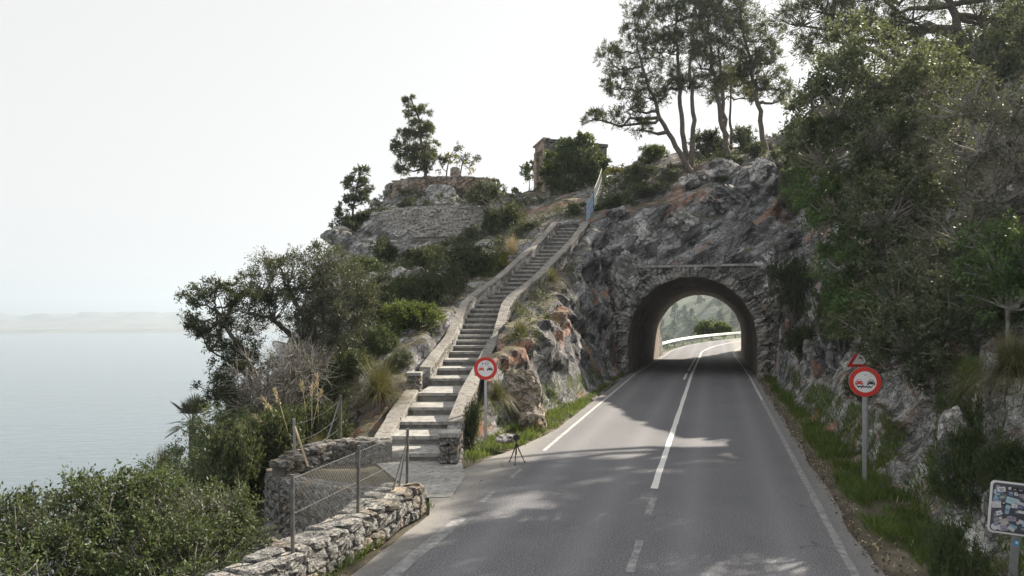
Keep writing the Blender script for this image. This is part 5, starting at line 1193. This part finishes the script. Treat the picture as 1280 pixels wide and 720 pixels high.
for a in (
          ('mid_dark', 'dark bush on the slope beyond the terrace fence, under the reeds', 300, 605, 16.5, 110, 82),
          ('mid_dark', 'dark bush pressed against the outside of the curved terrace wall', 352, 572, 17.6, 95, 62),
          ('mid_dark', 'black green bush behind the leaning brace of the terrace fence', 400, 560, 19, 90, 62),
          ('mid_green', 'dull green bush below the grey leafless bush', 345, 540, 19, 100, 50),
          ('mid_dark', 'dark undergrowth bush under the limbs of the broad grey green tree', 440, 500, 23.5, 84, 66),
          ('mid_dark', 'dark bush at the trunk of the broad grey green tree', 392, 505, 23, 80, 56),
          ('mid_green', 'leafy bush between the tussock and the bright green bush', 470, 452, 25, 56, 46),
          ('mid_dark', 'dark bush behind the bright green one where the cliff begins', 468, 418, 29, 60, 54),
          ('grey', 'grey bush on the seaward brow behind the windswept tree', 300, 520, 26, 90, 60)): B(*a)
# over the tunnel and on the headland
for a in (('mid_dark', 'dark bush beside the pale fence below the round tower bush', 718, 280, 45, 36, 28),
          ('mid_dark', 'dark bush on the rock crest just beside the blue railing', 768, 275, 44.5, 44, 34),
          ('mid_dark', 'dark spreading bush on the slope below the leaning pine', 812, 268, 45, 60, 36),
          ('mid_dark', 'dark bush on the crest between the railing and the pines', 795, 238, 49, 46, 34),
          ('bright', 'sunlit green bush on the skyline behind the leaning pine', 815, 203, 54, 44, 26),
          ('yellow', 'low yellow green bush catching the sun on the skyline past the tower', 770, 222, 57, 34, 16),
          ('mid_dark', 'broad dark bush in the shade behind the pine trunks', 884, 202, 52, 56, 42),
          ('mid_dark', 'dark bush on the skyline between the twin pine and the sunlit pine', 932, 190, 53, 44, 34),
          ('mid_dark', 'small dark bush on the rock lip below the twin pine', 908, 222, 46.5, 48, 26),
          ('mid_dark', 'dark round bush at the foot of the sunlit pine', 945, 200, 47.5, 42, 24),
          ('mid_green', 'green bush on the crest between the sunlit pine and the evergreen oak', 992, 205, 40, 50, 44),
          ('grey', 'grey green bush low on the crest beside the leaning pine foot', 838, 240, 46, 44, 30),
          ('mid_dark', 'dark bush hanging on the rock face beside the tunnel arch', 992, 374, 34.5, 56, 60),
          ('mid_dark', 'large dark bush at the foot of the cliff beside the tunnel mouth', 1003, 470, 30, 74, 66),
          ('mid_dark', 'dark bush on the cliff ledge above the tunnel mouth bush', 1035, 410, 27, 50, 56),
          ('mid_green', 'green bush on the cliff edge below the big evergreen oak', 1035, 330, 25, 60, 70),
          ('mid_dark', 'low dark bush among the rocks above the tunnel arch', 900, 262, 43.5, 30, 14),
          ('mid_dark', 'dark bush near the base of the cliff behind the triangular sign', 1075, 500, 20, 46, 40)): B(*a)
for a in (('near_dark', 'dark thorny bush behind the board covered in stickers', 1262, 640, 10.3, 130, 90),
          ('near_dark', 'small leaved bush hanging on the cliff above the sticker board', 1215, 560, 11.2, 100, 70),
          ('near_dark', 'dark bush low at the cliff foot beside the sticker board', 1200, 715, 9.0, 90, 70),
          ('mid_green', 'yellowish green bush on the cliff below the twiggy tree', 1205, 515, 12.3, 66, 66),
          ('mid_dark', 'slender dark bush between the stair pier and the round sign', 589, 562, 18.2, 34, 62)): B(*a)

# ---- tussocks, palm, reeds
def tussock(name, label, p, h, spread, n, mat, seed, droop=1.0, wd=.012, cat='grass tussock'):
    rng = np.random.default_rng(seed); a = rng.uniform(0, 2*math.pi, n); el = rng.uniform(.25, 1.45, n); L_ = h*rng.uniform(.7, 1.25, n)
    d = np.stack([np.cos(a)*np.cos(el)*spread, np.sin(a)*np.cos(el)*spread, np.sin(el)], 1); b = rng.normal(size=(n, 3))*np.array([.07, .07, .01])*h
    us = np.array([0, .3, .6, .85, 1.0]); side = np.stack([-np.sin(a), np.cos(a), 0*a], 1); V = []
    for u in us:
        c = b+d*(L_*u)[:, None]; c[:, 2] -= droop*L_*(u**2.2)*.55*(1.3-el/1.6); w_ = wd*(1-u*.85)
        V += [c-side*w_/2, c+side*w_/2]
    V = np.stack(V, 1).reshape(-1, 3); F = []
    for k in range(4): o = np.arange(n)*10+2*k; F.append(np.stack([o, o+1, o+3, o+2], 1))
    t = empty(name, p, label, cat); link('blades', mesh_np('blades', V, np.concatenate(F), mat), t); return t
def gp(x, Y, dz=0.0): 
    p = P(x, 400, Y); p.z = hz(p.x, p.y)+dz; return p
tussock('tussock', 'large drooping dark tussock beside the stair pier below the bright green bush', P(474, 497, 20.8), 1.5, 1.0, 1300, M['drygrass'], 1, 1.1, .014)
tussock('tussock', 'sunlit yellow tussock hanging on the rock just outside the stair parapet', P(650, 425, 25.6), .95, .9, 700, M['drygrass'], 2, 1.0, .016)
tussock('tussock', 'small yellow tussock on the rock uphill of the large sunlit tussock', P(684, 402, 28.5), .55, 1.0, 350, M['drygrass'], 3, 1.1, .016)
tussock('tussock', 'grassy tussock drooping over the rock near the head of the stairs', P(690, 352, 33), .95, 1.0, 500, M['drygrass'], 4, 1.2, .018)
tussock('tussock', 'big shaggy tussock hanging on the cliff above the sticker board', P(1266, 470, 11.3), 1.1, .95, 1500, M['drygrass'], 5, 1.5, .010)
tussock('tussock', 'yellow green tussock on the cliff beside the shaggy tussock', P(1212, 478, 12.6), .6, 1.0, 700, M['grass'], 6, .7, .012)
tussock('tussock', 'dark straggling tussock on the rock behind the round sign beside the stairs', P(622, 500, 20.3), .9, .8, 600, M['drygrass'], 7, 1.3, .012)
tussock('tussock', 'pale upright grass clump beside the uppermost steps', P(640, 318, 40.5), 1.3, .6, 420, M['straw'], 8, .5, .02)
tussock('tussock', 'dry grass clump on the seaward brow below the palm', P(205, 588, 19), .8, .8, 500, M['drygrass'], 9, .8, .012)
tussock('tussock', 'bushy grass clump behind the curved terrace wall', P(400, 578, 17.8), .9, .9, 600, M['drygrass'], 10, 1.0, .012)
tussock('tussock', 'dry tuft of grass growing on the crest above the rock face', P(800, 245, 46), .8, .9, 300, M['drygrass'], 12, .9, .03)
def reeds(name, label, base, tips, seed):
    r_ = random.Random(seed); t = empty(name, base, label, 'reed')
    for k, tip in enumerate(tips):
        b = Vector((r_.uniform(-.15, .15), r_.uniform(-.1, .1), 0)); e = Vector(tip)-Vector(base); mid = b.lerp(e, .55)+Vector((0, 0, (e.length)*.07))
        pts = [b, b.lerp(mid, .5)+Vector((0, 0, .03*e.length)), mid, mid.lerp(e, .5)+Vector((0, 0, .02*e.length)), e]
        mb = MB(); mb.tube(pts, [.008, .007, .006, .005, .003], 4, False); st = mb.obj('stalk', M['straw'], t)
        rng = np.random.default_rng(seed*50+k); n = 70; u = rng.random(n); a, c = np.array(pts[3]), np.array(e); C = a+(c-a)*u[:, None]+rng.normal(size=(n, 3))*.018
        V, F = leaf_quads(C, nrm((c-a)/np.linalg.norm(c-a)+rng.normal(size=(n, 3))*.35), np.full(n, .10), np.full(n, .022), rng); link('plume', mesh_np('plume', V, F, M['straw']), st)
reeds('reed_clump', 'clump of long pale reeds arching out over the sea slope beside the terrace fence', P(378, 600, 17.3), [P(343, 487, 17.3), P(300, 543, 17), P(318, 520, 17.2), P(292, 565, 16.8), P(310, 583, 16.6), P(328, 498, 17.5), P(285, 556, 17)], 3)
reeds('reed_clump', 'stand of upright pale seed heads in front of the grey leafless bush', P(392, 560, 18.6), [P(377, 478, 18.6), P(390, 482, 18.6), P(402, 487, 18.6), P(396, 470, 18.9)], 4)
def palm(p, h, seed):
    r_ = random.Random(seed); t = empty('fan_palm', p, 'dwarf fan palm with stiff pale fans on the brow above the sea', 'palm'); mb = MB(); mb.tube([(0, 0, -.5), (0.02, 0, h*.5), (0, 0, h)], [.13, .12, .10], 8); mb.obj('trunk', M['bark'], t)
    for k in range(26):
        a = r_.uniform(0, 6.28); el = r_.uniform(-.5, 1.35); d = Vector((math.cos(a)*math.cos(el), math.sin(a)*math.cos(el), math.sin(el))); L_ = r_.uniform(.35, .55); st = Vector((0, 0, h)); q = st+d*L_
        mb = MB(); mb.tube([st, q], [.012, .008], 4, False); sd = d.cross(Vector((0, 0, 1)));
        if sd.length < .1: sd = Vector((1, 0, 0))
        sd.normalize(); upv = sd.cross(d)
        for j in range(15):
            f = (j-7)/7*1.45; e = (d*math.cos(f)+sd*math.sin(f)+upv*.12*abs(math.sin(f))).normalized(); n = e.cross(upv).normalized()*.022; l = .50*(1-.25*abs(f)); mb.add([q, q+e*l*.5-n, q+e*l-Vector((0, 0, .05)), q+e*l*.5+n], [(0, 1, 2, 3)])
        mb.obj('frond', M['palmleaf'], t)
pp_ = P(240, 545, 21.5); palm(Vector((pp_.x, pp_.y, min(pp_.z, hz(pp_.x, pp_.y)+.6))), max(.3, P(0, 528, 21.5).z-min(pp_.z, hz(pp_.x, pp_.y)+.6)), 5)

# ---- ground cover: scrub on the slopes, grass on the verges
def scatter(n, x0, x1, y0, y1, ok, rng):
    x = rng.uniform(x0, x1, n); y = rng.uniform(y0, y1, n); s, t = st_of(x, y); k = ok(x, y, s, t); x, y = x[k], y[k]; return np.stack([x, y, hmap(x, y)], 1)
def off_stairs(x, y): 
    xl = np.interp(y, sY, sX, left=1e6, right=1e6); return (x < xl-1.15) | (x > xl+SW+.95)
def out_terrace(x, y): return ~((x > -5.9) & (y < 17.3))
def scrub(name, n, x0, x1, y0, y1, ok, mat, leaf, rad, seed, ntw=7, nlf=9, lab=None):
    rng = np.random.default_rng(seed); C = scatter(n, x0, x1, y0, y1, ok, rng); C[:, 2] += rng.uniform(.0, .25, len(C))
    (V, F), _ = sprig_cloud(C, rng.uniform(.6, 1.3, len(C))*rad, ntw, nlf, leaf, .45, rng, .8)
    return tag(link(name, mesh_np(name, V, F, mat)), kind='stuff')
nz = lambda x, y, f, sd: vnoise(np.stack([x*f, y*f, 0*x], 1), sd)
left_ok = lambda x, y, s, t: (t < -4.8) & off_stairs(x, y) & out_terrace(x, y) & (nz(x, y, .5, 3) > -.35) & ((y < 33) | (nz(x, y, .45, 5) > -.12))
scrub('scrub', 3000, -16, 4, 5, 47, left_ok, M['leaf_dark'], .095, .50, 1)
scrub('scrub', 1500, -16, 4, 5, 44, lambda x, y, s, t: left_ok(x, y, s, t) & (nz(x, y, .9, 8) > .1), M['leaf_olive'], .08, .40, 2)
scrub('scrub', 650, -48, -15, -2, 60, lambda x, y, s, t: x > -60, M['leaf_dark'], .22, .9, 3)
top_ok = lambda x, y, s, t: (y > 43.5) & (x > 3.4) & (nz(x, y, .45, 4) > .05) & ((s > S_IN+4) | (t > 6)) & ((s < S_OUT-1.5) | (np.abs(t) > 5.5))
scrub('scrub', 1500, 2, 26, 43, 64, top_ok, M['leaf_dark'], .13, .40, 4)
scrub('scrub', 500, -11, 3, 50.5, 62, lambda x, y, s, t: nz(x, y, .6, 6) > .15, M['leaf_olive'], .12, .3, 5)
scrub('scrub', 1000, 6, 30, 4, 46, lambda x, y, s, t: (t > 6.5) & ((t > 8.5) | (nz(x, y, .8, 7) > .35)), M['leaf_oak'], .09, .45, 6)
scrub('scrub', 320, 4, 9, 18, 40, lambda x, y, s, t: (t > 4.2) & (t < 6.2) & (nz(x, y, .7, 17) > .2), M['leaf_dark'], .07, .25, 16)
def grass(name, n, s0, s1, ta, tb, h, seed, mat, den=None):
    rng = np.random.default_rng(seed); s = rng.uniform(s0, s1, n); t = rng.uniform(ta, tb, n)
    x = OX+s*ST+t*CT; y = s*CT-t*ST; z = hmap(x, y); k = (nz(x, y, 1.6, seed) > -.35) & (z < .9)
    if den is not None: k &= den(x, y, s, t)
    x, y, z = x[k], y[k], z[k]; m = len(x); d = nrm(np.stack([rng.normal(size=m)*.45, rng.normal(size=m)*.45, np.ones(m)], 1)); hh = h*rng.uniform(.4, 1.3, m)*(1+.5*nz(x, y, 2.2, seed+1))
    V, F = leaf_quads(np.stack([x, y, z-.02], 1), d, hh, np.full(m, .016)*rng.uniform(.7, 1.5, m), rng); return tag(link(name, mesh_np(name, V, F, mat)), kind='stuff')
grass('grass', 60000, 4, 40, 3.55, 5.7, .26, 1, M['grass'], lambda x, y, s, t: t > 3.66+.25*nz(x, y, 1.1, 12))
grass('grass', 16000, 16.0, 27, -5.6, -3.3, .22, 2, M['grass'], lambda x, y, s, t: ((x > np.interp(y, sY, sX)+SW+.5)) & (t < np.interp(s, [16, 17, 18.1, 20.5, 24], [-4.3, -4.05, -3.78, -3.42, -3.38])+.1*nz(x, y, 3, 3)))
grass('grass', 5000, 27, 40, -4.3, -3.5, .16, 3, M['grass'])
grass('grass', 2600, 5, 12.5, -4.15, -3.72, .16, 4, M['grass'], lambda x, y, s, t: (nz(x, y, 1.3, 33) > -.1))
grass('dry_grass', 1200, 4, 40, 3.5, 4.6, .14, 5, M['straw'], lambda x, y, s, t: nz(x, y, 1.2, 43) > .2)
grass('grass', 5000, 66, 86, -7.5, -3.5, .25, 6, M['grass'])

# ---- grit and leaf litter along the road edges
def litter(n, seed, mat, size):
    rng = np.random.default_rng(seed); s = rng.uniform(4, 40, n); t = np.where(rng.random(n) < .8, 3.25+np.abs(rng.normal(size=n))*.28, -3.45-np.abs(rng.normal(size=n))*.22); x = OX+s*ST+t*CT; y = s*CT-t*ST
    z = np.where((t > 3.35) | (t < -3.4), np.maximum(hmap(x, y), -.03)+.006, .008); d = rng.normal(size=(n, 3))*np.array([1, 1, .25]); l = size*rng.uniform(.4, 1.5, n); V, F = leaf_quads(np.stack([x, y, z+.004], 1), nrm(d), l, l*.6, rng); return tag(link('leaf_litter', mesh_np('leaf_litter', V, F, mat)), kind='stuff')
litter(3500, 71, M['bark'], .045); litter(1200, 72, M['straw'], .04)
# ---- boulders and loose rocks
def boulder(label, p, sx, sy, sz, mat, seed, name='boulder', cat='rock', det=3):
    bm = bmesh.new(); bmesh.ops.create_icosphere(bm, subdivisions=det+1, radius=1.0); V = np.array([v.co[:] for v in bm.verts]); a, e = cells(V*1.3+seed*7.1, seed); b, e2 = cells(V*3.4+seed*3.3, seed+4)
    r = 1+.24*a+.09*b+.10*fbm(V*2+seed, 3, seed)-.08*np.exp(-e*8)
    for v, k in zip(bm.verts, r): v.co = Vector((v.co.x*sx*k, v.co.y*sy*k, v.co.z*sz*k))
    me = bpy.data.meshes.new(name); bm.to_mesh(me); bm.free(); me.materials.append(mat); o = link(name, me, loc=p, rot=(0, 0, seed*1.3)); return tag(o, label, cat)
for i, (x, y, Y, a, b, c, lb) in enumerate(((503, 352, 37.5, .95, .7, .75, 'biggest pale boulder on the slope under the cliff, above the bright green bush'), (524, 349, 37.8, .85, .7, .6, 'flat topped pale boulder beside the biggest boulder on the slope'), (488, 360, 36.5, .6, .5, .5, 'small pale boulder at the seaward end of the boulder row'),
        (545, 352, 37.8, .5, .5, .45, 'small pale boulder at the stair end of the boulder row'), (515, 366, 36, .45, .4, .35, 'little pale boulder lying below the others on the slope'))):
    boulder(lb, P(x, y, Y), a, b, c, M['boulder'], i+1)
boulder('sunlit ochre rock outcrop bulging beside the stair parapet behind the round sign', Vector((.35, 22.6, .75)), .62, .7, 1.0, M['rock_warm'], 8, 'rock_outcrop')
boulder('low ochre rock rib at the grass verge near the tripod', Vector((.60, 21.3, .15)), .42, .45, .5, M['rock_warm'], 9, 'rock_outcrop')
boulder('flat grey stone lying in the grass behind the tripod', P(633, 548, 18.2), .30, .22, .12, M['boulder'], 10)
boulder('smooth grey slab of rock leaning at the cliff foot past the triangular sign', Vector((11.2, 25.2, 1.6)), .55, .8, 1.9, M['rock'], 12, 'rock_slab')
boulder('white streaked rock rib jutting from the cliff above the sticker board', P(1193, 565, 11.6), .16, .25, .62, M['boulder'], 13, 'rock_rib')
boulder('dark round stone at the bottom of the tumbled rubble bank', P(337, 690, 12.3), .24, .22, .2, M['rock'], 14)
for i, (x, y, Y, a, b, c, lb) in enumerate(((905, 232, 44.5, 1.25, .9, .85, 'large bluish rock slab on the lip above the rock face'), (852, 303, 41.0, 1.1, .8, .7, 'bulging pale grey rock right above the tunnel arch'), (915, 300, 41.6, 1.5, .8, .8, 'broad bluish grey block over the arch, nearest the cliff shrubs'), (955, 255, 42.5, 1.2, .9, 1.1, 'pale fractured block high on the rock face beside the evergreen oak'), (870, 250, 44.5, 1.0, .8, .6, 'pale rock ledge below the foot of the twin pine'), (800, 305, 41.0, .8, .6, .9, 'grey block on the rock face above the outer end of the arch'), (781, 350, 39.6, .8, .8, 1.5, 'tall grey rock buttress hugging the seaward flank of the arch'), (964, 346, 38.3, 1.05, .9, 1.5, 'rough grey rock buttress hugging the hillward flank of the arch'))):
    p = P(x, y, Y); p.z = hz(p.x, p.y)+.05 if y < 330 else p.z; boulder(lb, p, a, b, c, M['rock_pale'] if i != 2 else M['rock'], 20+i, 'rock_block')

# ---- past the tunnel: a bush behind the rail, trees on the ridge
t = lobed_plant('roadside_bush', 'rounded green bush behind the guard rail seen through the tunnel', 'bush', [[P(889, 422, 105)-Vector((0, 0, 2.5)), P(889, 414, 105)]], LB((880, 412, 105, .9), (889, 408, 105, 1.1), (899, 411, 105, 1.0), (906, 414, 105, .8), (873, 415, 105, .7)), seed=61, leaf=.28, mat=M['leaf_bright'], asp=.6, bark=M['bark'], per=24, ntw=6, nlf=9, tr=.1)
def ridge_tree(seed):
    rng = np.random.default_rng(seed); n = 26; z = rng.uniform(.15, 1, n); r = (1.05-z)*.34*rng.uniform(.5, 1.1, n); a = rng.uniform(0, 6.28, n); C = np.stack([np.cos(a)*r, np.sin(a)*r, z], 1)
    (V, F), _ = sprig_cloud(C, np.full(n, .13), 5, 5, .10, .6, rng, .5); mb = MB(); mb.tube([(0, 0, -.1), (0, 0, .9)], [.03, .01], 5, False); return mesh_np('crown', V, F, M['leaf_mastic']), mb.mesh('trunk', M['bark'])
RT = [ridge_tree(s) for s in (1, 2, 3)]; rr_ = random.Random(9)
for i in range(70):
    Y = rr_.uniform(330, 560); x = rr_.uniform(815, 925); X = (x-640)/FPX*Y
    z = float(ridge(np.array([[X]]), np.array([[Y]]))[0, 0]); t = empty('ridge_tree', (X, Y, z-.5), 'small dark conifer on the wooded ridge seen through the tunnel', 'tree', 'conifers on the ridge beyond the tunnel', rz=rr_.uniform(0, 6)); hh = rr_.uniform(7, 13); t.scale = (hh*1.1, hh*1.1, hh)
    c, k = RT[i % 3]; link('crown', c, t); link('trunk', k, t)
# ------------------------------------------------------------------ the hazy air
hm = bpy.data.materials.new('hazy_air'); hm.use_nodes = True; ht = hm.node_tree; ht.nodes.clear()
pv = ht.nodes.new('ShaderNodeVolumePrincipled'); pv.inputs['Density'].default_value = 0.00025
pv.inputs['Color'].default_value = (0.77, 0.89, 1.0, 1); pv.inputs['Anisotropy'].default_value = 0.35; ho = ht.nodes.new('ShaderNodeOutputMaterial'); ht.links.new(pv.outputs[0], ho.inputs['Volume'])
mb = MB(); mb.box((-5500, 6000, 20), (17400, 18400, 282)); tag(mb.obj('haze', hm), kind='stuff')
